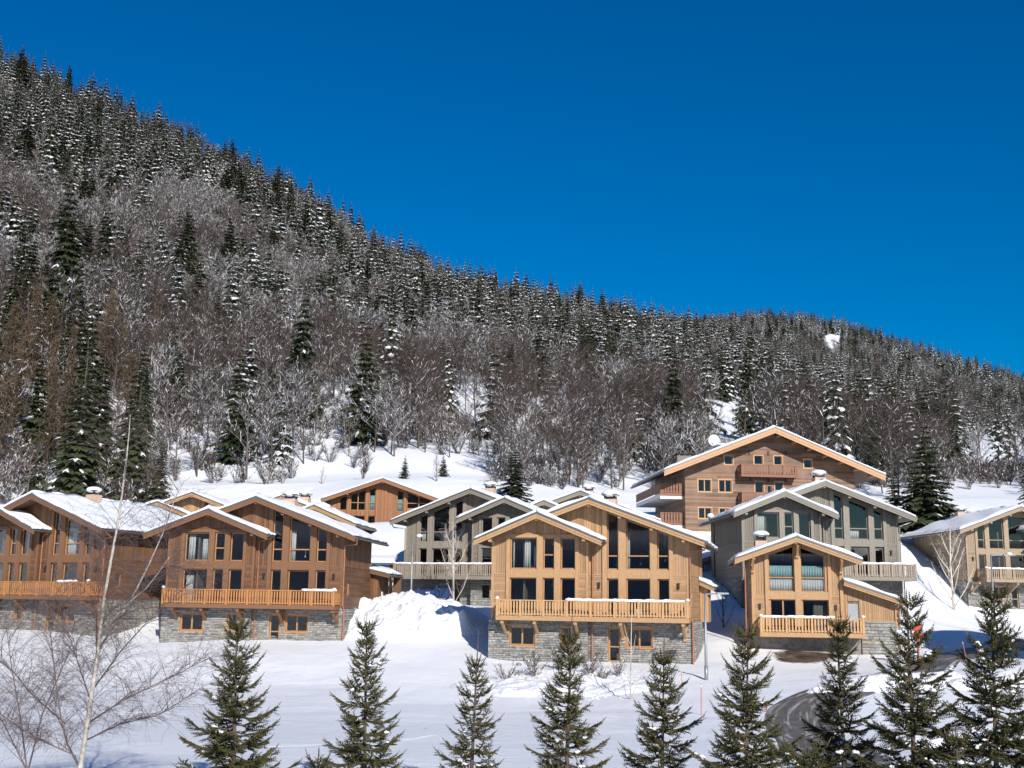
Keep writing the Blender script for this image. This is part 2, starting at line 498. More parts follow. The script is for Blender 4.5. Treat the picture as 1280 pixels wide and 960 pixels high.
def litter(x, y):
    """how much the leaf litter shows (0 clean snow), from the place on the slope"""
    r = np.hypot(x, y)
    v = np.clip((r - 172) / 45, 0, 1) * 0.56
    v = np.where(r < 166, 0.05, v)
    X, Y = proj(x, y, H(x, y))
    for ax, ay, sx, sy in ((915, 522, 42, 20), (1225, 570, 62, 22), (600, 535, 30, 50), (655, 545, 90, 45), (425, 545, 45, 45), (1040, 424, 26, 7), (540, 590, 330, 22)):
        v = v * (1 - np.exp(-(((X - ax) / sx) ** 2 + ((Y - ay) / sy) ** 2) * 0.7))
    # earth scraped bare under the deck of the small chalet and along the rough bank
    X0, Y0 = X, Y
    v = np.maximum(v, 0.68 * np.exp(-(((X0 - 1018) / 85) ** 2 + ((Y0 - 821) / 15) ** 2) * 1.3) * (r < 80) * (r > 60))
    v = np.maximum(v, 0.40 * np.exp(-(((X0 - 715) / 70) ** 2 + ((Y0 - 852) / 16) ** 2)) * (r < 76) * (r > 50))
    return v
th_a = np.concatenate([np.linspace(-math.pi, -0.47, 60, endpoint=False), np.linspace(-0.47, 0.47, 470), np.linspace(0.47, math.pi, 61)[1:]])
rr_a = np.concatenate([[1.5], np.geomspace(4, 45, 60), np.linspace(45.5, 166, 190), np.linspace(168, 760, 110), np.geomspace(775, 3400, 55)])
TT, RR = np.meshgrid(th_a, rr_a)
GX, GY = RR * np.sin(TT), RR * np.cos(TT)
GZ = H(GX, GY)
_nr, _nt = GX.shape
me = bpy.data.meshes.new("snow_ground")
vid = np.arange(_nr * _nt).reshape(_nr, _nt)
a, b = vid[:-1, :-1].ravel(), vid[:-1, 1:].ravel()
c, d = vid[1:, 1:].ravel(), vid[1:, :-1].ravel()
quads = np.stack([a, d, c, b], 1)
verts = np.stack([GX.ravel(), GY.ravel(), GZ.ravel()], 1)
cap = len(verts)
verts = np.vstack([verts, [[0, 0, h1(0, 1.0)]]])
me.from_pydata(verts.tolist(), [], quads.tolist() + [(cap, int(vid[0, k]), int(vid[0, k + 1])) for k in range(_nt - 1)])
at_ = me.attributes.new("litter", 'FLOAT', 'POINT')
at_.data.foreach_set("value", np.concatenate([litter(GX, GY).ravel(), [0.0]]))
me.polygons.foreach_set("use_smooth", [True] * len(me.polygons))
me.materials.append(M['ground'])
link("snow_ground", me, kind='structure')

# road: one draped sheet along a centre line, wet asphalt with ploughed ridges of slush
def road_mat():
    m, n, l, p = mat("wet_asphalt")
    tc = N(n, "ShaderNodeTexCoord")
    uv = N(n, "ShaderNodeUVMap", uv_map="along")
    sx = N(n, "ShaderNodeMapping")
    sx.inputs['Scale'].default_value = (9, 0.7, 1)
    l.new(uv.outputs[0], sx.inputs['Vector'])
    t = N(n, "ShaderNodeTexNoise")
    t.inputs['Scale'].default_value, t.inputs['Detail'].default_value, t.inputs['Distortion'].default_value = 1.3, 7, 0.6
    l.new(sx.outputs[0], t.inputs['Vector'])
    t2 = N(n, "ShaderNodeTexNoise")
    t2.inputs['Scale'].default_value, t2.inputs['Detail'].default_value = 0.8, 8
    l.new(tc.outputs['Object'], t2.inputs['Vector'])
    base = ramp(n, [(0.3, (0.06, 0.055, 0.049)), (0.7, (0.14, 0.128, 0.112))])
    l.new(t2.outputs[0], base.inputs[0])
    sl = ramp(n, [(0.52, (0, 0, 0)), (0.68, (0.85, 0.85, 0.85))])
    l.new(t.outputs[0], sl.inputs[0])
    l.new(mix(n, l, sl.outputs[0], base.outputs[0], (0.5, 0.49, 0.48)), p.inputs['Base Color'])
    rr = ramp(n, [(0.4, (0.3,) * 3), (0.6, (0.75,) * 3)])
    l.new(t2.outputs[0], rr.inputs[0])
    l.new(rr.outputs[0], p.inputs['Roughness'])
    b = N(n, "ShaderNodeBump")
    b.inputs['Strength'].default_value, b.inputs['Distance'].default_value = 0.4, 0.04
    l.new(t.outputs[0], b.inputs['Height'])
    l.new(b.outputs[0], p.inputs['Normal'])
    return m
def drape(name, cen, width, mat_, lift, kind, ridge=None, cols=12, step=0.8):
    pts = [Vector((p[0], p[1], 0)) for p in cen]
    dense = []
    for i in range(len(pts) - 1):                       # catmull-rom
        p0, p1, p2, p3 = pts[max(i - 1, 0)], pts[i], pts[i + 1], pts[min(i + 2, len(pts) - 1)]
        k = max(2, int((p2 - p1).length / step))
        for j in range(k):
            t = j / k
            dense.append(0.5 * ((2 * p1) + (p2 - p0) * t + (2 * p0 - 5 * p1 + 4 * p2 - p3) * t * t + (3 * p1 - p0 - 3 * p2 + p3) * t ** 3))
    dense.append(pts[-1])
    vs_, fs, uv = [], [], []
    L = 0
    for i, p in enumerate(dense):
        d = (dense[min(i + 1, len(dense) - 1)] - dense[max(i - 1, 0)]).normalized()
        nrm = Vector((d.y, -d.x, 0))
        L += (p - dense[i - 1]).length if i else 0
        wob = width * (1 + 0.16 * (vnoise(np.array([L / 3.0]), np.array([0.5]), 5)[0] - 0.5))
        for k in range(cols + 1):
            s = k / cols - 0.5
            q = p + nrm * s * wob
            vs_.append([q.x, q.y, lift + (ridge(k / cols, L) if ridge else 0) - (0.16 if kind == 'structure' and lift > 0 and k in (0, cols) else 0)])
            uv.append((k / cols, L / width))
    va = np.array(vs_)
    va[:, 2] += H(va[:, 0], va[:, 1])
    for i in range(len(dense) - 1):
        for k in range(cols):
            q = i * (cols + 1) + k
            fs.append((q, q + cols + 1, q + cols + 2, q + 1))
    me = bpy.data.meshes.new(name)
    me.from_pydata(va.tolist(), [], fs)
    ul = me.uv_layers.new(name="along")
    for lp in me.loops:
        ul.data[lp.index].uv = uv[lp.vertex_index]
    me.polygons.foreach_set("use_smooth", [True] * len(me.polygons))
    me.materials.append(mat_)
    return link(name, me, kind=kind)
ROAD = [ground_hit(*p) for p in ((1340, 800), (1265, 806), (1205, 818), (1150, 836), (1095, 852), (1042, 867), (1008, 884), (1000, 905), (1022, 932), (1075, 965))]
drape("road", ROAD, 3.4, road_mat(), 0.05, 'structure', ridge=lambda s, L: 0.02 + 0.05 * math.exp(-((s - 0.5) / 0.18) ** 2))
# ski and sledge tracks pressed into the field
def track(name, pxs, w=0.5):
    return drape(name, [ground_hit(*p) for p in pxs], w, M['ground'], 0.0, 'structure', ridge=lambda s, L: (0.02 + 0.035 * (vnoise(np.array([L / 2.2]), np.array([0.3]), 8)[0])) * math.exp(-((s - 0.5) / 0.22) ** 2) - 0.012, cols=6, step=0.7)
track("ski_track", ((-20, 878), (90, 886), (220, 892), (340, 898), (420, 902), (500, 907), (532, 911)))
track("ski_track", ((330, 934), (400, 930), (470, 927), (520, 924), (545, 918)))
track("ski_track", ((0, 868), (120, 862), (280, 858), (420, 853), (600, 852)), 0.7)
# the ploughed heap between the brown chalet and the grey one, and smaller banks
def heap(name, label, c, rx, ry, h, ang, n=44, rough=0.5, seed=0, cat='snow pile'):
    gx, gy = np.meshgrid(np.linspace(-1.15, 1.15, n), np.linspace(-1.15, 1.15, n))
    ca, sa = math.cos(ang), math.sin(ang)
    X = c[0] + gx * rx * ca - gy * ry * sa
    Y = c[1] + gx * rx * sa + gy * ry * ca
    d = np.sqrt(gx ** 2 + gy ** 2) * (1 + 0.35 * fbm(gx * 2 + seed, gy * 2, 3, seed))
    prof = np.clip(1.05 - d, -0.2, 1)
    prof = np.where(prof > 0, prof ** 0.7, prof)
    lump = fbm(X / 0.8, Y / 0.8, 4, 30 + seed) * rough * np.clip(prof * 3, 0, 1) + np.abs(fbm(X / 2.2, Y / 2.2, 2, 40 + seed)) * rough * 1.2 * np.clip(prof * 3, 0, 1)
    Z = H(X, Y) + prof * h + lump - 0.02
    me = bpy.data.meshes.new(name)
    vid = np.arange(n * n).reshape(n, n)
    q = np.stack([vid[:-1, :-1].ravel(), vid[:-1, 1:].ravel(), vid[1:, 1:].ravel(), vid[1:, :-1].ravel()], 1)
    me.from_pydata(np.stack([X.ravel(), Y.ravel(), Z.ravel()], 1).tolist(), [], q.tolist())
    me.polygons.foreach_set("use_smooth", [True] * len(me.polygons))
    me.materials.append(M['pile'])
    return tag(link(name, me), label, cat)
heap("snow_pile", "big ploughed heap of lumpy snow in front of the grey chalet with the blue car", (-7.0, 84.2), 5.8, 5.0, 1.9, 0.15, 130, 1.25, 1)
heap("snow_bank", "rough trampled snow bank with dead shrubs below the golden chalet's stone wall", (3.3, 65.6), 6.0, 2.6, 0.45, -0.08, 90, 0.55, 5)
_g = ground_hit(1112, 857)
heap("snow_bank", "ploughed snow bank hiding the near edge of the road between two tall young spruces", (_g.x, _g.y - 0.6), 5.0, 1.3, 0.75, 0.42, 44, 0.5, 6)
heap("snow_pile", "low lumpy snow bank beside the road bend under the small golden chalet", (16.5, 45.0), 3.0, 1.3, 0.7, 0.5, 30, 0.4, 2)
heap("snow_pile", "long snow bank along the far side of the road by the leaning marker pole", (26.5, 62.5), 4.5, 1.2, 0.6, 0.25, 32, 0.4, 3)

# ------------------------------------------------------------------ building kit (local axes: u along the facade, v into the house, z up)
def fn(z):
    return z if callable(z) else (lambda u, z=z: z)
def cut(lo, hi, holes):
    out = [(lo, hi)]
    for a, b in holes:
        nxt = []
        for x, y in out:
            if b <= x or a >= y:
                nxt.append((x, y))
            else:
                if a > x: nxt.append((x, a))
                if b < y: nxt.append((b, y))
        out = nxt
    return [(x, y) for x, y in out if y - x > 0.015]
def hole_top(h, u):
    t = (u - h[0]) / (h[1] - h[0])
    return h[3] + (h[4] - h[3]) * min(1, max(0, t))
def boards_v(mb, u0, u1, zb, zt, holes, p0, thick=0.1, pitch=0.16, axis='v', mi=0, sign=1):
    zb, zt = fn(zb), fn(zt)
    n = max(1, round((u1 - u0) / pitch))
    cuts = sorted({round(u0 + (u1 - u0) * i / n, 4) for i in range(n + 1)} | {round(x, 4) for h in holes for x in h[:2] if u0 < x < u1})
    for a, b in zip(cuts, cuts[1:]):
        if b - a < 0.02: continue
        m = (a + b) / 2
        hs = [(h[2], hole_top(h, m)) for h in holes if h[0] - 1e-3 <= m <= h[1] + 1e-3]
        o = random.uniform(0, 0.02) * sign
        for z0, z1 in cut(zb(m), zt(m), hs):
            if abs(z1 - zt(m)) < 1e-6: pa, pb = zt(a), zt(b)
            else:
                hh = [h for h in holes if h[0] - 1e-3 <= m <= h[1] + 1e-3]
                pa = pb = z1
            qa = zb(a) if abs(z0 - zb(m)) < 1e-6 else None
            qb = zb(b) if qa is not None else None
            if qa is None:
                h = [h for h in holes if h[0] - 1e-3 <= m <= h[1] + 1e-3 and abs(hole_top(h, m) - z0) < 1e-6]
                qa, qb = (hole_top(h[0], a), hole_top(h[0], b)) if h else (z0, z0)
            if pa <= qa + 0.01 or pb <= qb + 0.01: continue
            mb.prism([(a, qa), (b - 0.014, qb), (b - 0.014, pb), (a, pa)], p0 - o, p0 + thick * sign, mi, axis)
def boards_h(mb, u0, u1, z0, z1, holes, p0, thick=0.1, pitch=0.16, axis='v', mi=0, sign=1, lim=None):
    n = max(1, round((z1 - z0) / pitch))
    cuts = sorted({round(z0 + (z1 - z0) * i / n, 4) for i in range(n + 1)} | {round(x, 4) for h in holes for x in (h[2], min(h[3], h[4])) if z0 < x < z1})
    for a, b in zip(cuts, cuts[1:]):
        if b - a < 0.02: continue
        m = (a + b) / 2
        lo, hi = (u0, u1) if lim is None else lim(b)
        if hi - lo < 0.05: continue
        o = random.uniform(0, 0.02) * sign
        for x, y in cut(lo, hi, [(h[0], h[1]) for h in holes if h[2] < m < max(h[3], h[4])]):
            js = [x]
            while y - js[-1] > 4.5:
                js.append(js[-1] + random.uniform(1.8, 4.0))
            js.append(y)
            for p, q in zip(js, js[1:]):
                mb.box(p, q - 0.006, p0 - o, p0 + thick * sign, a, b - 0.008, mi) if axis == 'v' else mb.prism([(p, a), (q - 0.006, a), (q - 0.006, b - 0.008), (p, b - 0.008)], p0 - o, p0 + thick * sign, mi, 'u')
def stones(mb, mo, u0, u1, z0, z1, holes, p0, axis='v', sign=1, big=1.0):
    """courses of split stone, each proud by its own amount, in front of a recessed mortar core"""
    z = z0
    for x, y in cut(z0, z1, []):
        pass
    zs = sorted({z0, z1} | {t for h in holes for t in (h[2], h[3]) if z0 < t < z1})
    for a, b in zip(zs, zs[1:]):
        for x, y in cut(u0, u1, [(h[0], h[1]) for h in holes if h[2] < (a + b) / 2 < h[3]]):
            if axis == 'v': mo.box(x, y, p0 + 0.03 * sign, p0 + 0.25 * sign, a, b)
            else: mo.prism([(x, a), (y, a), (y, b), (x, b)], p0 + 0.03 * sign, p0 + 0.25 * sign, 0, 'u')
    while z < z1 - 0.03:
        hgt = min(random.uniform(0.07, 0.16) * big, z1 - z)
        m = z + hgt / 2
        for x, y in cut(u0, u1, [(h[0], h[1]) for h in holes if h[2] < m < h[3]]):
            p = x
            while p < y - 0.02:
                q = min(y, p + random.uniform(0.15, 0.5) * big)
                if y - q < 0.12: q = y
                o = random.uniform(-0.01, 0.045) * sign
                j = [random.uniform(0, 0.02) for _ in range(4)]
                pts = [(p + 0.008, z + j[0]), (q - 0.008, z + j[1]), (q - 0.008, z + hgt - 0.01 - j[2]), (p + 0.008, z + hgt - 0.01 - j[3])]
                mb.prism(pts, p0 - o, p0 + 0.08 * sign, 0, axis)
                p = q
        z += hgt
def snow_slab(mb, ur, zr, ut, zt, v0, v1, th=0.2, nu=14, nv=26, seed=0, front_round=True):
    """rounded, slightly uneven snow blanket lying on one slope"""
    sg = 1 if ut > ur else -1
    top, bot = [], []
    e = 0.05
    ue = ut + sg * e
    for j in range(nv + 1):
        fv = j / nv
        v = v0 + (v1 - v0) * fv
        for i in range(nu + 1):
            fu = i / nu
            u = ur + (ue - ur) * fu
            zb = zr + (zt - zr) * (u - ur) / (ut - ur)
            edge = min(1, (1 - fu) * abs(ue - ur) / 0.16, max(0, min(fv, 1 - fv)) * (v1 - v0) / 0.14)
            t = th * (0.62 + 0.38 * math.sqrt(max(0, edge)))
            k = 0.055 * (math.sin(u * 2.1 + seed + v * 0.9) + math.sin(v * 2.7 - u * 1.3 + 2 * seed)) + 0.07 * (math.sin(v * 7.3 + seed * 3 + u) * math.sin(v * 3.1) if fu > 0.9 else 0)
            du = (0.09 * math.sin(v * 2.3 + seed) + 0.06 * math.sin(v * 5.1 + 2 * seed) + 0.03 * math.sin(v * 13 + seed)) * sg if fu == 1 else 0
            dv = (0.04 * math.sin(u * 4.3 + seed) + 0.03 * math.sin(u * 11)) if fv == 0 else 0
            top.append((u + du, v + dv, zb + max(0.05, t + k * min(1, edge + 0.2))))
            bot.append((u + du, v + dv, zb + 0.006))
    n = len(top)
    W1 = nu + 1
    fs = []
    for j in range(nv):
        for i in range(nu):
            a = j * W1 + i
            f = (a, a + 1, a + 1 + W1, a + W1)
            fs.append(f if sg > 0 else tuple(reversed(f)))
            fs.append(tuple(x + n for x in (reversed(f) if sg > 0 else f)))
    ring = [i for i in range(W1)] + [j * W1 + nu for j in range(1, nv + 1)] + [nv * W1 + i for i in range(nu - 1, -1, -1)] + [j * W1 for j in range(nv - 1, 0, -1)]
    for a, b in zip(ring, ring[1:] + ring[:1]):
        f = (a, a + n, b + n, b)
        fs.append(f if sg > 0 else tuple(reversed(f)))
    mb.add(top + bot, fs)
class House:
    def __init__(s, name, label, cat, o, a, W, mir=False, group=None, mats=None):
        s.root = empty(name, label, cat, o, -R_(a), group)
        s.W, s.mir = W, mir
        s.mt = mats
    def mb(s):
        return MB(s.W if s.mir else None)
    def part(s, mb, name, m, parent=None, kind=None, smooth=False):
        return mb.build(name, m, parent or s.root, kind, smooth) if mb.v else None
    def roof(s, ur, zr, ut, zt, v0, v1, fascia=True, thick=0.24, snow=True, gutter=True, fh=0.4, seed=None, back=False):
        """one slope: slab, soffit, barge boards, flashing, snow blanket, eaves gutter"""
        t = s.mt
        sg = 1 if ut > ur else -1
        sl = (zt - zr) / (ut - ur)
        seed = random.uniform(0, 9) if seed is None else seed
        m = s.mb()
        m.prism([(ur, zr), (ut, zt), (ut, zt - thick), (ur, zr - thick)] if sg > 0 else [(ut, zt), (ur, zr), (ur, zr - thick), (ut, zt - thick)], v0, v1)
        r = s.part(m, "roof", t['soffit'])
        if fascia:
            f = s.mb()
            k = 0.13
            for z0, z1, p in ((-0.075, -fh * 0.62, 0.05), (-fh * 0.62, -fh, 0.015)):
                pts = [(ur, zr + z0), (ut + sg * 0.03, zt + z0), (ut + sg * 0.03, zt + z1), (ur, zr + z1)]
                f.prism(pts if sg > 0 else [pts[1], pts[0], pts[3], pts[2]], v0 - p, v0 + 0.06)
            s.part(f, "barge_board", t['trim'], r)
            g = s.mb()
            pts = [(ur, zr + 0.012), (ut + sg * 0.05, zt + 0.012), (ut + sg * 0.05, zt - 0.10), (ur, zr - 0.10)]
            g.prism(pts if sg > 0 else [pts[1], pts[0], pts[3], pts[2]], v0 - 0.085, v0 + 0.03)
            s.part(g, "flashing", M['flash'], r)
        if snow:
            q = s.mb()
            snow_slab(q, ur, zr + 0.014, ut, zt + 0.014, v0 - 0.07, v1, 0.21, seed=seed)
            s.part(q, "roof_snow", M['snow'], r, smooth=True)
        if gutter:
            c = s.mb()
            c.tube([(ut + sg * 0.07, v0 + 0.05, zt - 0.13), (ut + sg * 0.07, v1 - 0.05, zt - 0.15)], 0.075, 8)
            s.part(c, "gutter", t.get('gut', M['flash']), r)
        return r
    def purlin(s, u, z, v0, v1, w=0.2, h=0.26):
        m = s.mb()
        m.box(u - w / 2, u + w / 2, v0, v1, z - h, z)
        s.part(m, "purlin", s.mt['trim'])
    def post(s, u0, u1, z0, ztop, v=0.0, proud=0.12, name="timber_post"):
        z = fn(ztop)
        m = s.mb()
        m.prism([(u0, z0), (u1, z0), (u1, z(u1)), (u0, z(u0))], v - proud, v + 0.05)
        s.part(m, name, s.mt['trim'])
    def beam(s, u0, u1, z0, z1, v=0.0, proud=0.10):
        m = s.mb()
        m.box(u0, u1, v - proud, v + 0.05, z0, z1)
        s.part(m, "timber_beam", s.mt['trim'])
    def window(s, h, v=0.0, trans=(), mull=(), m_=None, inset=0.07, fw=0.06, label=None, surround=0, side=None, name="window"):
        u0, u1, z0, zl, zr = h
        m = s.mb()
        g = s.mb()
        a, b = v + inset, v + inset + 0.09
        def top(u): return zl + (zr - zl) * (u - u0) / (u1 - u0)
        def pz(mm, pts, x, y):
            if side is None: mm.prism(pts, x, y)
            else: mm.prism(pts, side - x * 1.0 if False else side - (x - v), side - (y - v), 0, 'u')
        pz(m, [(u0, z0), (u1, z0), (u1, z0 + fw), (u0, z0 + fw)], a, b)
        pz(m, [(u0, zl - fw), (u1, zr - fw), (u1, zr), (u0, zl)], a, b)
        pz(m, [(u0, z0 + fw), (u0 + fw, z0 + fw), (u0 + fw, top(u0 + fw) - fw), (u0, zl - fw)], a, b)
        pz(m, [(u1 - fw, z0 + fw), (u1, z0 + fw), (u1, zr - fw), (u1 - fw, top(u1 - fw) - fw)], a, b)
        for t in trans:
            pz(m, [(u0 + fw, t - 0.04), (u1 - fw, t - 0.04), (u1 - fw, t + 0.04), (u0 + fw, t + 0.04)], a, b)
        for t in mull:
            pz(m, [(t - 0.05, z0 + fw), (t + 0.05, z0 + fw), (t + 0.05, top(t) - fw), (t - 0.05, top(t) - fw)], a - 0.01, b - 0.01)
        if surround:
            w = surround
            for pts in ([(u0 - w, z0 - w), (u1 + w, z0 - w), (u1 + w, z0), (u0 - w, z0)], [(u0 - w, zl), (u1 + w, zr), (u1 + w, zr + w), (u0 - w, zl + w)],
                        [(u0 - w, z0), (u0, z0), (u0, zl), (u0 - w, zl)], [(u1, z0), (u1 + w, z0), (u1 + w, zr), (u1, zr)]):
                pz(m, pts, v - 0.04, v + 0.06)
        o = s.part(m, name, m_ or s.mt.get('win', M['winframe']))
        pz(g, [(u0 + fw * .8, z0 + fw * .8), (u1 - fw * .8, z0 + fw * .8), (u1 - fw * .8, top(u1) - fw * .8), (u0 + fw * .8, top(u0) - fw * .8)], a + 0.035, a + 0.039)
        s.part(g, "pane", M['glass'], o)
        return o
    def curtain(s, u0, u1, z0, z1, v, m_=None, name="curtain"):
        m = s.mb()
        n = max(4, int((u1 - u0) / 0.05))
        pts = [(u0 + (u1 - u0) * i / n, v + 0.03 * math.sin(i * 1.9)) for i in range(n + 1)]
        for (p, a), (q, b) in zip(pts, pts[1:]):
            m.add([(p, a, z0), (q, b, z0), (q, b, z1), (p, a, z1), (p, a + .01, z0), (q, b + .01, z0), (q, b + .01, z1), (p, a + .01, z1)], [(0, 1, 2, 3), (7, 6, 5, 4), (3, 2, 6, 7), (1, 0, 4, 5)])
        s.part(m, name, m_ or M['curtain'], smooth=True)
    def balcony(s, u0, u1, z, depth, v=0.0, rail=1.0, posts=9, snow=(0, 0), m_=None, pitch=0.185, bw=0.105, ends=(True, True), brackets=(), drop=1.35, name="balcony", deckm=None):
        rm = m_ or s.mt['rail']
        f = v - depth
        d = s.mb()
        d.box(u0, u1, f + 0.04, v - 0.02, z - 0.09, z)
        d.box(u0 - 0.03, u1 + 0.03, f - 0.02, f + 0.05, z - 0.25, z + 0.03)
        d.box(u0, u0 + 0.12, f + 0.05, v - 0.02, z - 0.25, z - 0.09)
        d.box(u1 - 0.12, u1, f + 0.05, v - 0.02, z - 0.25, z - 0.09)
        for k in range(1, int((u1 - u0) / 0.9)):
            x = u0 + k * (u1 - u0) / int((u1 - u0) / 0.9)
            d.box(x - 0.06, x + 0.06, f + 0.05, v - 0.02, z - 0.22, z - 0.09)
        dk = s.part(d, name, deckm or s.mt['trim'])
        h = s.mb()
        h.box(u0 - 0.02, u1 + 0.02, f - 0.01, f + 0.10, z + rail - 0.07, z + rail)
        h.box(u0, u1, f + 0.02, f + 0.08, z + 0.10, z + 0.18)
        for e, x in zip(ends, (u0 + 0.05, u1 - 0.05)):
            if e:
                h.box(x - 0.05, x + 0.05, f + 0.1, v - 0.02, z + rail - 0.07, z + rail)
                h.box(x - 0.03, x + 0.03, f + 0.1, v - 0.02, z + 0.10, z + 0.18)
        s.part(h, "handrail", rm, dk)
        mbx = MB()
        mbx.box(-0.07, 0.07, -0.085, 0.085, 0, rail + 0.03)
        pme = mbx.mesh("rail_post", rm)
        xs = [u0 + 0.06 + (u1 - u0 - 0.12) * k / (posts - 1) for k in range(posts)]
        flip = (lambda u: s.W - u) if s.mir else (lambda u: u)
        def put(nm, me_, u, vv, zz, rz=0.0):
            o = link(nm, me_, dk)
            o.location, o.rotation_euler = (flip(u), vv, zz), (0, 0, rz)
        for x in xs:
            put("rail_post", pme, x, f + 0.035, z - 0.02)
        bms = []
        for q in range(3):
            b_ = MB()
            w = bw / 2
            b_.prism([(-w, 0), (w, 0), (w, rail * 0.28), (w * 0.72, rail * 0.36), (w, rail * 0.44), (w, rail - 0.16), (-w, rail - 0.16), (-w, rail * 0.44), (-w * 0.72, rail * 0.36), (-w, rail * 0.28)], -0.014, 0.014)
            bms.append(b_.mesh("baluster", rm))
        n = int((u1 - u0 - 0.2) / pitch)
        for k in range(n):
            x = u0 + 0.1 + (k + 0.5) * (u1 - u0 - 0.2) / n
            if min(abs(x - p) for p in xs) > 0.1:
                put("baluster", bms[k % 3], x, f + 0.0, z + 0.06 + random.uniform(-.006, .006), random.uniform(-0.03, 0.03))
        for e, x in zip(ends, (u0 + 0.03, u1 - 0.03)):
            if e:
                for k in range(int(depth / pitch)):
                    put("baluster", bms[k % 3], x, f + 0.2 + k * pitch, z + 0.06, math.pi / 2)
        if snow[1] > snow[0]:
            sn = s.mb()
            x = snow[0]
            pts, rad = [], []
            while x <= snow[1]:
                pts.append((x, f + 0.045 + random.uniform(-.015, .015), z + rail + 0.035 + random.uniform(-0.02, 0.03)))
                rad.append(random.uniform(0.065, 0.10))
                x += 0.22
            rad[0] = rad[-1] = 0.04
            sn.tube(pts, rad, 7)
            for e, x in zip(ends, (u0 + 0.05, u1 - 0.05)):
                if e:
                    sc_ = s.mb()
                    sc_.ball((x, f + 0.05, z + rail + 0.1), 0.13, 8, 5, sq=0.7, jit=0.1)
                    s.part(sc_, "snow_cap", M['snow'], dk, smooth=True)
            s.part(sn, "rail_snow", M['snow'], dk, smooth=True)
        for x in brackets:
            br = s.mb()
            br.box(x - 0.11, x + 0.11, v - 0.24, v - 0.04, z - drop, z - 0.26)
            br.box(x - 0.1, x + 0.1, f + 0.1, v - 0.04, z - 0.46, z - 0.25)
            br.bar((x, v - 0.2, z - drop + 0.2), (x, f + 0.25, z - 0.42), 0.15, 0.16)
            s.part(br, "bracket", deckm or s.mt['trim'], dk)
        return dk
    def chimney(s, u, v, z, w=0.85, d=0.85, h=0.85, m_=None, wm=None):
        m = s.mb()
        m.box(u - w / 2, u + w / 2, v - d / 2, v + d / 2, z - 1.0, z + h * 0.55)
        c = s.part(m, "chimney", m_ or M['brickpink'])
        q = s.mb()
        for a in (-1, 1):
            for b in (-1, 1):
                q.box(u + a * (w / 2 - .12) - 0.07, u + a * (w / 2 - .12) + 0.07, v + b * (d / 2 - .12) - 0.07, v + b * (d / 2 - .12) + 0.07, z + h * 0.55, z + h * 0.86)
        q.box(u - w * 0.25, u + w * 0.25, v - d * .25, v + d * .25, z + h * .55, z + h * .8)
        s.part(q, "chimney_vent", M['darkmetal'], c)
        k = s.mb()
        k.box(u - w * 0.62, u + w * 0.62, v - d * .62, v + d * .62, z + h * .86, z + h * .95)
        s.part(k, "chimney_cap", M['flash'], c)
        b = s.mb()
        b.ball((u, v, z + h * 1.0), w * 0.72, 14, 8, sq=0.42, jit=0.05)
        s.part(b, "chimney_snow", M['snow'], c, smooth=True)
    def pipe(s, pts, r=0.05, m_=None):
        m = s.mb()
        m.tube(pts, r, 7)
        s.part(m, "drainpipe", m_ or s.mt.get('pipe', M['copper']))
    def lamp(s, u, z, v=0.0):
        m = s.mb()
        m.box(u - 0.06, u + 0.06, v - 0.14, v - 0.02, z - 0.16, z + 0.16)
        m.box(u - 0.08, u + 0.08, v - 0.16, v - 0.02, z + 0.16, z + 0.19)
        s.part(m, "wall_lamp", M['darkmetal'])
    def rooms(s, u0, u1, v0, v1, floors, top, parts=()):
        """plastered inner faces seen through the panes"""
        m = s.mb()
        for z in floors:
            m.box(u0, u1, v0, v1, z - 0.14, z)
        m.box(u0, u1, v1, v1 + 0.1, floors[0] - 0.14, top)
        m.box(u0 - 0.06, u0, v0, v1 + 0.1, floors[0] - 0.14, top - 0.4)
        m.box(u1, u1 + 0.06, v0, v1 + 0.1, floors[0] - 0.14, top - 0.4)
        for p in parts:
            m.box(p - 0.06, p + 0.06, v0 + 0.1, v1, floors[0], top + 0.2)
        s.part(m, "room_lining", M['lining'])

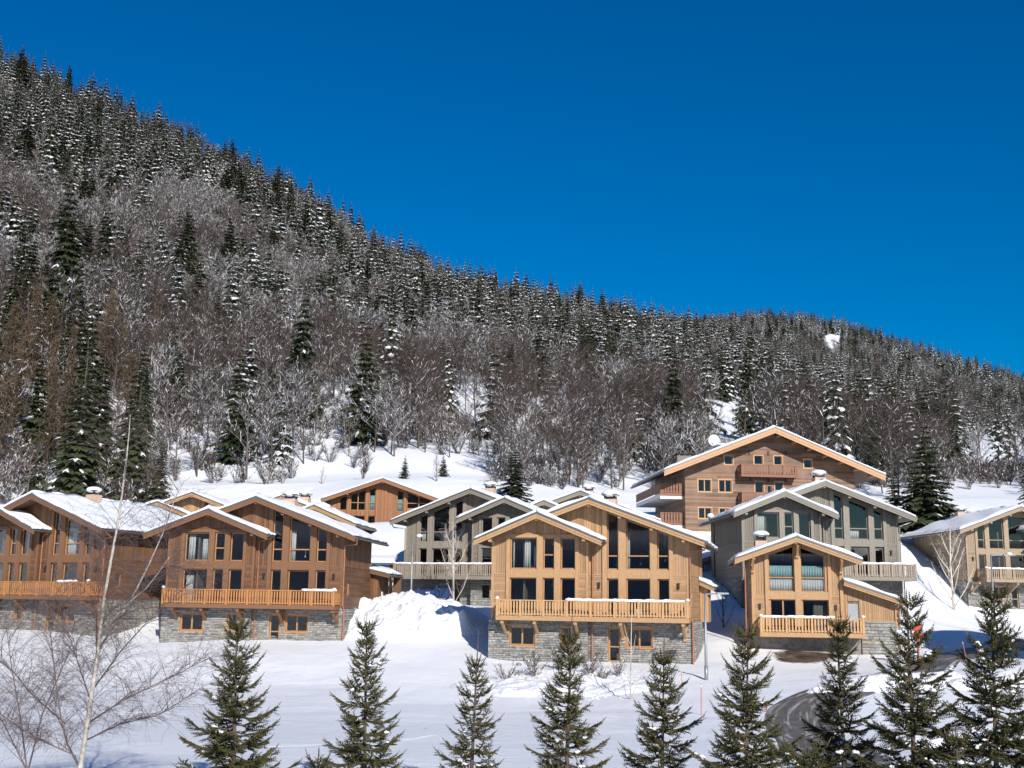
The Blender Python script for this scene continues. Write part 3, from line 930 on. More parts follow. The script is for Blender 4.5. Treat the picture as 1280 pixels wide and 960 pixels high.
def lamps_inside(h, pts):
    for u, z, v in pts:
        m = h.mb(); m.ball((u, v, z), 0.09, 8, 6); m.tube([(u, v, z), (u, v, z + 0.5)], 0.012, 4); h.part(m, "pendant_lamp", M['white'], smooth=True)
def chalet(name, label, o, a, mt, mir=False, group="two-gabled wooden chalets", D=10.0, proj_=0.25, ov=1.2, bay=(-0.9, 3.13, 7.2), bayz=(7.37, 9.07, 7.38), ridge=6.37, rz=9.96, tip=13.44, tz=7.33,
           ground=-1.4, bal=(0.65, 12.5), bal_d=1.5, bal_snow=(5.0, 12.4), stone_top=2.5, lower=True, wide4=False, chim=((7.4, 3.0),), front=True, bigwin=True):
    W = 12.42
    h = House(name, label, "chalet", o, a, W, mir, group, mt)
    sl = (rz - tz) / (tip - ridge)
    ztip_l = rz - sl * (ridge + 0.75)
    mroof = lambda u: rz - sl * abs(u - ridge) - 0.24
    bl, br, brt = bay
    ms, mr = (bayz[1] - bayz[0]) / (br - bl), (bayz[1] - bayz[2]) / (brt - br)
    broof = lambda u: (bayz[1] - ms * (br - u) if u < br else bayz[1] - mr * (u - br)) - 0.24
    uc = (bayz[1] + mr * br - rz + sl * ridge) / (sl + mr)      # where the bay slope meets the main slope
    p = proj_
    # windows: (u0, u1, z0, top left, top right)
    up_b = [(1.21, 2.91, 5.6, 7.52, 7.52), (3.34, 4.04, 5.6, 7.52, 7.52), (4.47, 5.38, 5.6, 7.52, 7.52)]
    lo_b = [(1.18, 2.91, 2.72, 5.02, 5.02), (3.34, 4.04, 2.72, 5.02, 5.02), (4.47, 5.38, 2.72, 5.02, 5.02)]
    g = 0.22
    w4 = (5.9 if wide4 else 7.37, 8.06)
    up_m = [(w4[0], w4[1], 5.6, mroof(w4[0]) - g, mroof(w4[1]) - g), (8.57, 10.03, 5.6, mroof(8.57) - g, mroof(10.03) - g), (10.51, 11.2, 5.6, mroof(10.51) - g, mroof(11.2) - g)]
    lo_m = [(w4[0], w4[1], 2.72, 5.0, 5.0), (8.57, 10.03, 2.72, 5.0, 5.0), (10.51, 11.2, 2.72, 5.0, 5.0)]
    base_h = [(1.24, 2.87, 0.86, 2.03, 2.03), (4.58, 5.25, 0.92, 2.03, 2.03), (7.45, 8.17, 0.0, 2.03, 2.03), (8.57, 10.16, 0.88, 2.03, 2.03)]
    # stone storey
    st, mo = h.mb(), h.mb()
    stones(st, mo, -0.12, 6.2, ground, stone_top, base_h, -p - 0.12)
    stones(st, mo, 6.2, W + 0.14, ground, stone_top, base_h, -0.10)
    stones(st, mo, 0.02, D, ground, stone_top, [], W + 0.14, 'u', -1)
    stones(st, mo, -p, D, ground, stone_top, [], -0.12, 'u', 1)
    mo.box(0.2, W - 0.15, D - 0.2, D, ground, stone_top)
    mo.box(0.2, W - 0.15, 1.6, 1.7, 0, stone_top)
    cor = h.part(mo, "stone_wall", M['mortar'])
    h.part(st, "stone_facing", M['stone'], cor, 'stuff')
    # boarded storeys
    bb = h.mb()
    Z1, Z2 = stone_top + 0.02, 5.28
    lo_all, up_all = lo_b + lo_m, up_b + up_m
    boards_h(bb, 0.0, 6.2, Z1, Z2 - 0.02, lo_b, -p)
    boards_h(bb, 6.2, W, Z1, Z2 - 0.02, lo_m, 0.0)
    boards_v(bb, 0.0, 6.2, Z2, broof, up_b, -p)
    boards_v(bb, 6.2, W, Z2, mroof, up_m, 0.0)
    boards_v(bb, uc, 6.2, lambda u: broof(u) - 0.1, mroof, [], 0.0)
    sw = [(5.6 - 4.4, 6.2 - 4.4, 3.35, 4.3, 4.3)] if not mir else []
    boards_h(bb, 0.1, D, Z1, Z2 - 0.02, sw, W, axis='u', sign=-1)
    boards_v(bb, 0.1, D, Z2, tz + sl * (tip - W) - 0.24, [], W, axis='u', sign=-1)
    boards_h(bb, -p + 0.1, D, Z1, Z2 - 0.02, [], 0.0, axis='u')
    boards_v(bb, -p + 0.1, D, Z2, broof(0) - 0.02, [], 0.0, axis='u')
    boards_v(bb, -p + 0.1, 0.0, Z1, broof(6.2) - 0.05, [], 6.2, axis='u', sign=-1)
    boards_v(bb, 0.1, W - 0.1, Z1, mroof, [], D, pitch=0.6, sign=-1)
    h.part(bb, "wall_boards", mt['wall'], None, 'stuff')
    if sw:
        h.window((sw[0][0], sw[0][1], sw[0][2], sw[0][3], sw[0][4]), 0.0, side=W)
    # corner posts, window posts, beams
    for x0, x1, v, zt in ((-0.02, 0.16, -p, broof), (6.06, 6.22, -p, broof), (W - 0.16, W + 0.02, 0, mroof)):
        h.post(x0, x1, Z1, zt, v, 0.05, "corner_post")
    for x0, x1 in ((0.95, 1.19), (2.93, 3.32), (4.06, 4.45), (5.4, 5.62)):
        h.post(x0, x1, Z1, lambda u: min(7.6, broof(u)), -p)
    h.beam(0.95, 5.62, 7.55, 7.75, -p, 0.07)
    for x0, x1 in ((w4[0] - 0.3, w4[0] - 0.02), (8.08, 8.55), (10.05, 10.49), (11.22, 11.46)):
        h.post(x0, x1, Z1, mroof, 0.0)
    h.beam(1.19, 5.4, 5.04, 5.57, -p)
    h.beam(w4[0], 11.22, 5.04, 5.57, 0.0)
    for u0, u1, v in ((0.16, 0.95, -p), (5.62, 6.06, -p), (6.24, w4[0] - 0.3, 0), (11.46, W - 0.16, 0)):
        h.beam(u0, u1, Z2 - 0.05, Z2 + 0.03, v, 0.035)
    trans_m = [6.43]
    for i, w in enumerate(up_b):
        h.window(w, -p, trans=[6.47] if i == 1 else [])
    for w in lo_b: h.window(w, -p)
    for w in up_m: h.window(w, 0.0, trans=trans_m)
    for w in lo_m: h.window(w, 0.0)
    if front:
        h.window(base_h[0], -p - 0.1, mull=[2.05], fw=0.1, surround=0.09)
        h.window(base_h[1], -p - 0.1, fw=0.08, surround=0.08)
        h.window(base_h[2], -0.06, fw=0.09, surround=0.09, trans=[0.9], name="glazed_door")
        h.window(base_h[3], -0.08, mull=[9.36], fw=0.1, surround=0.09)
    # roof
    h.roof(ridge, rz, tip, tz, -ov, D + 0.8)
    h.roof(ridge, rz, -0.75, ztip_l, 0.06, D + 0.8, fascia=False)
    h.roof(ridge, rz, uc - 0.15, rz - sl * (ridge - uc + 0.15), -ov, 0.055, gutter=False)
    h.roof(br, bayz[1], brt, bayz[2], -ov - p, -0.02)
    h.roof(br, bayz[1], bl, bayz[0], -ov - p, D * 0.6)
    for u in (br, bl + 1.0, brt - 1.1):
        h.purlin(u, broof(u) - 0.02 - (0.05 if u != br else 0.0), -ov - p + 0.1, -p + 0.1)
    for u in (ridge, 8.3, 10.27, 12.2):
        h.purlin(u, mroof(u) - 0.02 - (0.04 if u != ridge else 0.0), -ov + 0.1, 0.1)
    h.rooms(0.2, W - 0.2, 0.13, min(4.8, D - 0.5), (2.66, 5.3), 7.0, (6.2, 2.0 if not mir else 9.0))
    for u, v in chim:
        h.chimney(u, v, rz - sl * abs(u - ridge) + 0.1)
    if bal:
        h.balcony(bal[0], bal[1], 2.66, bal_d - p if False else bal_d, 0.0 if p < 0.4 else -p * 0, posts=9, snow=bal_snow, brackets=(1.0, 3.05, 5.6, 8.38, 12.15) if front else ())
    # rainwater pipes
    e = tip + 0.07
    h.pipe([(e, -ov + 0.35, tz - 0.2), (e - 0.1, -0.5, tz - 0.55), (W + 0.07, -0.12, tz - 0.62), (W + 0.07, -0.12, 2.7), (W + 0.2, -0.24, 2.45), (W + 0.2, -0.24, ground + 0.8)])
    h.pipe([(brt + 0.05, -0.15 - p, bayz[2] - 0.2), (6.45, -0.12, bayz[2] - 0.45), (6.45, -0.12, 2.7), (6.45, -0.22, 2.4), (6.45, -0.22, 0.0)])
    for u in (6.85, 11.78):
        h.lamp(u, 4.6)
    return h
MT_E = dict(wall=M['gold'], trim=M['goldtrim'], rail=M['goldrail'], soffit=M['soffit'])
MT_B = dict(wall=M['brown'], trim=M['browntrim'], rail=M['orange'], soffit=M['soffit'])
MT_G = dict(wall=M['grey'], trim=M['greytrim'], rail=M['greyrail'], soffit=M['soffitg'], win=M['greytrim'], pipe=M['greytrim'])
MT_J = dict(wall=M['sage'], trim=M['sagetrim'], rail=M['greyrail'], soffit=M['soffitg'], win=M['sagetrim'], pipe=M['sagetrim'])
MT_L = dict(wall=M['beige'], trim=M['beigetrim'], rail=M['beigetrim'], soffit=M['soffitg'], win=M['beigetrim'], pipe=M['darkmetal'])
MT_F = dict(wall=M['rust'], trim=M['rust'], rail=M['orange'], soffit=M['soffit'])

G_CH = "two-gabled wooden chalets"
hE = chalet("chalet", "golden larch chalet with two gables and long balcony beside the tall street lamp", (-1.04, 74.91, 0.11), 13.9, MT_E, chim=((6.9, 4.2),))
hE.curtain(2.05, 2.42, 5.66, 7.4, 0.12)
hE.curtain(1.3, 1.38, 5.66, 7.4, 0.12)
hE.curtain(2.6, 2.85, 5.66, 7.0, 0.3)
lamps_inside(hE, ((3.8, 7.2, 0.6), (3.75, 4.6, 0.7), (9.3, 6.0, 1.2), (10.9, 6.2, 0.8), (7.8, 5.9, 0.9)))
hE.curtain(8.62, 8.75, 5.66, 7.9, 0.25)
hE.curtain(9.0, 9.5, 2.75, 3.2, 0.3)
hB = chalet("chalet", "brown chalet with orange balcony between the birch and the snow heap", (-23.61, 81.45, 0.54), 7.0, MT_B, bal_snow=(10.0, 12.5), chim=((6.9, 5.0),), bal=(0.3, 12.3), bay=(-1.3, 3.13, 7.4), D=7.8)
hB.curtain(2.3, 2.85, 5.66, 7.1, 0.2)
hB.curtain(1.3, 1.75, 5.66, 7.4, 0.2)
lamps_inside(hB, ((3.7, 6.1, 0.7), (9.3, 6.0, 1.4), (9.9, 5.9, 0.6), (2.2, 4.6, 0.8), (5.0, 6.9, 1.2), (7.8, 6.0, 0.8)))
hB.curtain(8.65, 8.95, 5.66, 7.7, 0.22)
hB.curtain(1.25, 1.75, 2.75, 4.6, 0.25)
hA = chalet("chalet", "dark brown chalet behind the foreground birch, showing a wide snowy roof slope", (-39.88, 88.42, 0.93), 25.6, MT_B, ov=1.5, bal=(-0.2, 12.6), bal_snow=(9.6, 11.6), chim=((6.9, 4.0),), D=11)
hG = chalet("chalet", "grey-beige chalet behind the snow heap with the blue car under its balcony", (-8.84, 100.05, 3.04), 16.3, MT_G, mir=True, proj_=0.9, bal=(-0.3, 12.6), bal_d=2.3, bal_snow=(-0.2, 12.6), chim=((6.2, 4.0),), front=False)
hJ = chalet("chalet", "sage-grey chalet with big glazed gable rising behind the small golden chalet", (17.88, 90.19, 3.26), -3.5, MT_J, bal=(5.5, 12.9), bal_d=2.0, bal_snow=(5.6, 12.9), chim=((6.6, 1.0),), front=False)
hJ.curtain(1.25, 1.9, 5.66, 7.3, 0.2)
hJ.curtain(8.62, 9.4, 5.66, 6.3, 0.3)
hG.curtain(8.65, 9.1, 5.66, 6.4, 0.25)
hG.curtain(10.55, 11.1, 5.66, 6.4, 0.25)
hA.curtain(8.65, 9.5, 5.66, 7.5, 0.2)
hA.curtain(4.5, 5.0, 5.66, 7.3, 0.2)
hL = chalet("chalet", "beige chalet with its shaded side wall behind the pale upswept tree", (43.44, 111.33, 3.81), -6.0, MT_L, mir=True, ridge=7.3, rz=9.6, tip=13.5, tz=7.25, bal=(1.0, 11.5), bal_d=1.9, bal_snow=(1.0, 11.4), chim=((8.2, 9.0),), wide4=True, ground=-2.4, proj_=0.25, D=11)
hC = chalet("chalet", "half-hidden chalet behind the brown one with stepped snowy roofs showing", (-27.08, 109.75, 3.18), 8.0, MT_E, mir=True, chim=((5.4, 3.0),), bal=None, front=False)
hD = chalet("chalet", "small-looking far golden chalet peeping out between the two brown chalets", (at(241.5, 615.3, 114).x - 6.4, 115.4, at(241.5, 615.3, 114).z - 9.96), 3.0, MT_E, bay=(0.9, 3.13, 6.4), bayz=(8.3, 9.0, 7.7), chim=((5.0, 3.0),), bal=None, front=False)
hH = chalet("chalet", "grey chalet hidden behind the golden one beside its chimney", (at(730, 613, 104).x - 6.5, 106.3, at(730, 613, 104).z - 9.96), 8.0, MT_G, chim=((6.9, 3.0),), bal=None, front=False)

# ------------------------------------------------------------------ small lean-tos of the template chalets
def lean_to(h, u0, u1, v0, v1, zb, zr, zt, ut, wall, name="rear_porch"):
    b = h.mb()
    boards_v(b, u0, u1, zb, lambda u: zr + (zt - zr) * (u - u0) / (ut - u0) - 0.24, [], v0)
    boards_v(b, v0 + 0.1, v1, zb, zr + (zt - zr) * (u1 - u0) / (ut - u0) - 0.24, [], u1, axis='u', sign=-1)
    h.part(b, name, wall, None, 'stuff')
    h.roof(u0, zr, ut, zt, v0 - 0.5, v1 + 0.4, fh=0.32)
lean_to(hE, 12.46, 12.98, 7.4, 9.9, 2.4, 5.15, 4.72, 13.4, M['gold'])
lean_to(hB, 9.6, 12.95, 8.0, 11.6, 2.4, 6.0, 5.05, 13.9, M['brown'])
mbx = MB(); mbx.box(13.0, 13.06, 9.0, 9.35, 3.2, 3.75); hB.part(mbx, "meter_box", M['white'])
mbx = MB(); mbx.box(13.4, 14.0, 11.2, 11.5, 2.2, 4.9); hB.part(mbx, "porch_post", M['brown'])

hX = chalet("chalet", "chalet beyond the edge of the view whose shadow falls across the snow by the road", (32.6, 63.5, 0.0), 4.0, MT_E, bal=None, front=False, chim=())

# ------------------------------------------------------------------ small golden chalet with the lean-to
K = House("chalet", "small golden chalet with single gable, aqua blinds and lean-to wing", "chalet", at(941, 790, 78), 8.0, 5.85, False, None, MT_E)
kr, kz, ks = 2.9, 6.23, 0.365
kroof = lambda u: kz - ks * abs(u - kr) - 0.24
kan = lambda u: 3.42 - 0.335 * (u - 5.77) - 0.2
ku = [(1.11, 2.77, 2.66, kroof(1.11) - 0.3, kroof(2.77) - 0.3), (3.19, 4.74, 2.66, kroof(3.19) - 0.3, kroof(4.74) - 0.3)]
kl = [(1.17, 2.81, 0.04, 2.12, 2.12), (3.24, 4.9, 0.04, 2.12, 2.12)]
kd = [(6.12, 6.87, 0.02, 2.1, 2.1)]
b = K.mb()
boards_h(b, 0, 5.85, -0.35, 2.36, kl, 0.0)
boards_v(b, 0, 5.85, 2.38, kroof, ku, 0.0)
boards_v(b, 5.85, 6.95, -0.35, kan, kd, 0.12)
boards_v(b, 6.95, 9.15, 0.82, kan, [], 0.12, pitch=0.13)
boards_h(b, 0.1, 7.2, -0.35, kroof(0), [], 0.0, axis='u')
boards_v(b, 0.2, 6.0, 0.82, kan(9.15), [], 9.15, axis='u', sign=-1)
boards_v(b, 0.1, 7.2, 2.0, kroof(5.85), [], 5.85, axis='u', sign=-1)
boards_v(b, 0.1, 5.8, -0.3, kroof, [], 7.2, pitch=0.5, sign=-1)
K.part(b, "wall_boards", M['gold'], None, 'stuff')
st, mo = K.mb(), K.mb()
stones(st, mo, 6.95, 9.2, -2.4, 0.8, [], 0.02, big=1.7)
stones(st, mo, 0.1, 6.0, -2.4, 0.8, [], 9.22, 'u', -1, big=1.7)
mo.box(0.1, 6.93, 0.12, 0.4, -2.4, -0.36)
mo.prism([(0.1, -2.4), (7.0, -2.4), (7.0, -0.36), (0.1, -0.36)], 0.05, 0.3, 0, 'u')
K.part(st, "stone_facing", M['stone'], K.part(mo, "stone_wall", M['mortar']), 'stuff')
for w in ku: K.window(w, 0, trans=[3.56])
K.window(kl[0], 0, mull=[2.0])
K.window(kl[1], 0)
K.window(kd[0], 0.12, name="glazed_door")
for w in ku:
    K.curtain(w[0] + 0.02, w[1] - 0.1, 3.58, 4.34, 0.2, M['blind'], "blind")
    K.curtain(w[0] + 0.02, w[1] - 0.05, 2.68, 3.5, 0.2, M['curtain'], "curtain")
K.curtain(4.0, 4.8, 0.06, 2.0, 0.5, M['lining'])
for a0, a1, zt in ((-0.02, 0.16, kroof), (0.86, 1.09, kroof), (2.79, 3.17, kroof), (4.92, 5.14, kroof), (5.66, 5.87, kroof)):
    K.post(a0, a1, -0.3, zt)
K.beam(1.09, 4.92, 2.14, 2.64)
for a0, a1 in ((0.16, 0.86), (5.14, 5.66)): K.beam(a0, a1, 2.33, 2.4, 0, 0.035)
for a0, a1, v in ((6.95, 9.2, 0.12),): K.beam(a0, a1, 0.76, 0.86, v, 0.05)
K.roof(kr, kz, 6.95, kz - ks * 4.05, -1.1, 7.8)
K.roof(kr, kz, -1.1, kz - ks * 4.0, -1.1, 7.8)
K.roof(5.86, 3.42, 9.6, 3.42 - 0.335 * 3.74, -0.55, 6.4, fh=0.34)
for u in (kr, 0.1, 5.75): K.purlin(u, kroof(u) - 0.02, -1.0, 0.1)
for u in (2.98, 0.07, 5.76):
    br = K.mb(); br.box(u - 0.1, u + 0.1, -0.32, -0.12, kroof(u) - 1.1, kroof(u) - 0.3); br.bar((u, -0.2, kroof(u) - 1.0), (u, -0.9, kroof(u) - 0.3), 0.14, 0.14)
    K.part(br, "bracket", M['goldtrim'])
K.rooms(0.2, 5.65, 0.13, 4.5, (0.02, 2.5), 4.8, ())
K.balcony(0.4, 6.92, 0.0, 1.4, 0.0, posts=5, snow=(0.5, 5.2), pitch=0.2, bw=0.11)
K.lamp(0.5, 1.65); K.lamp(5.38, 1.65)
K.chimney(0.9, 3.2, kroof(0.9) + 0.3, 0.8, 0.8, 1.05)
K.pipe([(-1.2, -0.6, 4.55), (-1.1, -0.3, 4.3), (-0.42, -0.1, 4.15), (-0.42, -0.1, -1.2)], 0.05, M['copper'])
K.pipe([(9.55, -0.2, 1.95), (9.32, 0.0, 1.6), (9.32, 0.0, -2.0)], 0.06, M['copper'])
mbx = K.mb(); mbx.box(9.1, 9.28, 0.0, 0.16, 0.5, 1.9); K.part(mbx, "corner_post", M['goldtrim'])

# ------------------------------------------------------------------ big apartment house
MT_I = dict(wall=M['old'], trim=M['oldtrim'], rail=M['oldrail'], soffit=M['soffit'])
I_ = House("apartment_house", "big weathered red-brown apartment house with wide snowy gable above the chalets", "apartment house", (17.33, 115, 10.78), -5.0, 17.4, False, None, MT_I)
ir, iz, is_ = 8.7, 10.42, 0.405
def ilim(b):
    d = (iz - 0.04 - b) / is_
    return max(0.0, ir - d), min(17.4, ir + d)
iw2 = [(1.33, 2.63, 1.37, 2.41, 2.41), (3.43, 4.72, 1.37, 2.41, 2.41), (1.33, 2.63, 4.03, 5.22, 5.22), (3.43, 4.72, 4.03, 5.22, 5.22)]
iw1 = [(7.11, 7.98, 4.05, 5.16, 5.16), (9.14, 9.98, 4.05, 5.16, 5.16), (4.05, 4.9, 6.8, 7.68, 7.68), (7.09, 7.97, 6.88, 7.76, 7.76), (9.13, 9.95, 6.88, 7.76, 7.76), (12.2, 13.0, 6.65, 7.52, 7.52), (13.3, 14.3, 4.05, 5.2, 5.2)]
idr = [(8.38, 8.78, 3.2, 4.75, 4.75)]
b = I_.mb()
boards_h(b, 0, 17.4, 0.12, 10.2, iw2 + iw1 + idr, 0.0, pitch=0.19, lim=ilim)
boards_h(b, 0.1, 14, 0.12, 6.6, [], 0.0, axis='u', pitch=0.19)
boards_h(b, 0.1, 14, 0.12, 6.6, [], 17.4, axis='u', sign=-1, pitch=0.3)
boards_v(b, 0.1, 17.3, 0, lambda u: iz - is_ * abs(u - ir) - 0.24, [], 14, pitch=0.8, sign=-1)
I_.part(b, "wall_boards", M['old'], None, 'stuff')
rb = I_.mb()
arch = [(1.5, -3.5)] + [(2.65 + 1.15 * math.cos(t), -1.2 + 0.85 * math.sin(t)) for t in np.linspace(math.pi, 0, 13)] + [(3.8, -3.5)]
for (p, q), (p2, q2) in zip(arch[1:-1], arch[2:-1]):
    rb.prism([(p, q), (p2, q2), (p2, 0.1), (p, 0.1)], -0.05, 0.5)
rb.box(-0.1, 1.5, -0.05, 0.5, -3.5, 0.1)
rb.box(3.8, 17.5, -0.05, 0.5, -3.5, 0.1)
rb.box(-0.1, 0.4, 0.5, 14, -3.5, 0.1)
rb.box(1.0, 5, 2.5, 2.7, -3.5, 0.1)
I_.part(rb, "rendered_base", M['render'])
for w in iw2: I_.window(w, 0.0, mull=[(w[0] + w[1]) / 2], surround=0.1, m_=M['oldtrim'])
for w in iw1: I_.window(w, 0.0, surround=0.1, m_=M['oldtrim'])
I_.window(idr[0], 0.0, name="door", m_=M['oldrail'])
for z in (0.3, 2.9, 5.6):
    m = I_.mb(); m.box(0.2, 17.2, 0.3, 4, z - 0.1, z); m.box(0.2, 17.2, 4, 4.1, z, z + 2.5) ; I_.part(m, "room_lining", M['lining'])
I_.roof(ir, iz, 19.75, iz - is_ * 11.05, -2.0, 15, fh=0.62)
I_.roof(ir, iz, -2.5, iz - is_ * 11.2, -2.0, 15, fh=0.62)
for u in np.linspace(-1.6, 18.9, 14):
    I_.purlin(float(u), iz - is_ * abs(float(u) - ir) - 0.27, -1.85, 0.1, 0.18, 0.22)
for z in (5.75, 3.0):
    I_.balcony(5.4, 11.16, z, 1.2, 0.0, rail=0.98, posts=5, pitch=0.26, bw=0.2, deckm=M['oldrail'])
for z in (3.85, 0.95):
    I_.balcony(-2.35, -0.1, z, 0.2, 0.9, rail=1.0, posts=2, pitch=0.26, bw=0.2, ends=(False, False), deckm=M['oldrail'])
    m = I_.mb(); m.box(-2.35, -0.02, 0.95, 13, z - 0.42, z - 0.02); m.box(-2.35, -0.02, 0.72, 0.9, z - 0.55, z - 0.27); I_.part(m, "balcony_slab", M['white'])
    m = I_.mb()
    m.box(-2.36, -2.3, 0.95, 13, z + 0.1, z + 0.95)
    I_.part(m, "side_parapet", M['oldrail'])
for u, z in ((6.65, 5.35), (8.5, 5.3), (10.3, 5.35), (6.6, 8.05), (8.55, 8.05), (10.35, 8.05)):
    I_.lamp(u, z)
I_.chimney(14.2, 6.0, iz - is_ * 5.5 - 0.2, 0.9, 0.9, 0.8)
m = I_.mb(); m.box(4.9, 6.4, 5.0, 7.0, 7.4, 9.45); dm = I_.part(m, "dormer", M['darkmetal'])
m = I_.mb(); snow_slab(m, 6.5, 9.62, 4.7, 9.45, 4.8, 7.1, 0.16, 6, 6); I_.part(m, "roof_snow", M['snow'], dm, smooth=True)
dish = empty("satellite_dish", "white round satellite dish on the roof edge of the apartment house", "satellite dish", at(892, 555, 121.5))
m = MB(); m.tube([(0, 0, -1.6), (0, 0, 0.1)], 0.06, 8); m.build("mast", M['galv'], dish)
m = MB()
vs_, fs = [], []
for i in range(7):
    for k in range(20):
        r, t = 0.6 * i / 6, 2 * math.pi * k / 20
        vs_.append((r * math.cos(t), -0.25 - 0.28 * (1 - (r / 0.6) ** 2) * -0.6 - 0.12, 0.35 + r * math.sin(t)))
for i in range(6):
    for k in range(20):
        a0, a1 = i * 20 + k, i * 20 + (k + 1) % 20
        fs.append((a0, a1, a1 + 20, a0 + 20))
m.add(vs_, fs); m.build("reflector", M['white'], dish, smooth=True)
m = MB(); m.bar((0, -0.35, -0.35), (0, -0.85, 0.3), 0.04); m.box(-0.08, 0.08, -0.95, -0.8, 0.24, 0.42); m.build("feed_arm", M['galv'], dish)

# ------------------------------------------------------------------ reddish chalet on the meadow edge
Fh = House("chalet", "reddish-brown chalet with symmetrical glazed gable at the foot of the snow meadow", "chalet", at(410, 700, 126), 2.0, 12.0, False, None, MT_F)
fr_, fz_, fs_ = 5.75, 8.75, 0.352
froof = lambda u: fz_ - fs_ * abs(u - fr_) - 0.24
fw = [(1.0, 1.8, 5.36, froof(1.0) - .15, froof(1.8) - .15), (2.17, 3.8, 5.36, froof(2.17) - .2, froof(3.8) - .2), (4.19, 4.9, 5.36, froof(4.19) - .3, froof(4.9) - .3), (7.21, 7.93, 5.25, froof(7.21) - .3, froof(7.93) - .3), (8.3, 10.84, 5.6, froof(8.3) - .2, froof(10.84) - .15),
      (4.1, 4.94, 3.1, 4.8, 4.8), (2.17, 3.8, 2.7, 4.8, 4.8), (7.13, 8.17, 0.05, 1.96, 1.96), (7.3, 8.1, 2.6, 4.6, 4.6)]
b = Fh.mb()
boards_v(b, 0, 12, -0.5, froof, fw, 0.0)
boards_h(b, 0.1, 10, -0.5, froof(12), [], 12.0, axis='u', sign=-1)
boards_h(b, 0.1, 10, -0.5, froof(0), [], 0.0, axis='u')
boards_v(b, 0.1, 11.9, -0.5, froof, [], 10, pitch=0.6, sign=-1)
Fh.part(b, "wall_boards", M['rust'], None, 'stuff')
m = Fh.mb(); m.box(0.05, 11.95, 0.05, 9.9, -3.5, -0.5); Fh.part(m, "stone_wall", M['mortar'])
for i, w in enumerate(fw): Fh.window(w, 0, trans=[6.2] if i in (1, 2, 3, 4) else [], mull=[2.98] if i == 1 else [9.6] if i == 4 else [])
for a0, a1 in ((1.85, 2.13), (3.85, 4.15), (5.9, 6.1), (8.0, 8.26), (10.9, 11.1)): Fh.post(a0, a1, 2.6, froof)
Fh.roof(fr_, fz_, 12.2 + 0.3, fz_ - fs_ * 6.75, -1.2, 10.8)
Fh.roof(fr_, fz_, -0.75, fz_ - fs_ * 6.5, -1.2, 10.8)
Fh.rooms(0.15, 11.85, 0.13, 4.5, (0.02, 2.6, 5.2), 6.6, (6.0,))
Fh.curtain(4.3, 4.8, 5.4, 7.0, 0.2, M['blind']); Fh.curtain(7.3, 7.8, 5.3, 6.6, 0.2, M['blind'])
Fh.balcony(6.9, 11.0, 2.5, 1.4, posts=4, pitch=0.2)
Fh.balcony(6.9, 11.0, -0.4, 1.5, posts=4, pitch=0.2, snow=(7, 10.9))
for u in (fr_, 2.0, 9.6): Fh.purlin(u, froof(u) - 0.02, -1.1, 0.1)

# ------------------------------------------------------------------ dark garage at the head of the lane
gx = at(868, 722, 102)
Gz = House("garage", "dark shaded garage with snowy lean-to roof at the head of the lane", "garage", gx, 0.0, 4.0, False, None, MT_J)
b = Gz.mb()
gh = [(0.85, 1.5, 0.0, 1.15, 1.15)]
boards_v(b, 0, 4.1, -0.6, lambda u: 1.35 + 0.36 * u - 0.22, gh, 0.0)
boards_h(b, 0.1, 5, -0.6, 1.1, [], 0.0, axis='u')
boards_v(b, 0.1, 4.0, -0.6, lambda u: 1.3 + 0.36 * u - .22, [], 5, pitch=0.5, sign=-1)
Gz.part(b, "wall_boards", M['sage'], None, 'stuff')
m = Gz.mb(); m.box(0.87, 1.48, 0.02, 0.07, 0.02, 1.13); Gz.part(m, "door", M['galv'])
Gz.roof(4.1, 1.35 + 0.36 * 4.1, -0.5, 1.35 - 0.18, -0.7, 5.3, fh=0.26)

# open wood shelter between the brown chalet and the reddish one
ws = empty("wood_shelter", "small open shelter with snow on its roof behind the brown chalet", "shelter", at(477, 712, 100))
for x in (-0.8, 0.75):
    for y in (0, 1.4):
        m = MB(); m.box(x - 0.07, x + 0.07, y - 0.07, y + 0.07, -2.5, 0.5 + y * 0.1); m.build("post", M['brown'], ws)
m = MB(); m.prism([(-0.4, 0.42), (1.9, 0.95), (1.9, 1.05), (-0.4, 0.52)], -1.05, 1.05, 0, 'u'); rf = m.build("roof", M['flash'], ws)
m = MB(); m.prism([(-0.45, 0.56), (1.9, 1.06), (1.9, 1.34), (-0.3, 0.92), (-0.5, 0.75)], -1.1, 1.1, 0, 'u'); m.build("roof_snow", M['snow'], rf)
m = MB()
for i in range(30):
    x, z = -0.7 + (i % 10) * 0.15, -0.9 + (i // 10) * 0.16
    m.tube([(x, 0.3, z), (x, 1.2, z)], 0.07, 6)
m.build("firewood", M['brown'], ws, 'stuff')

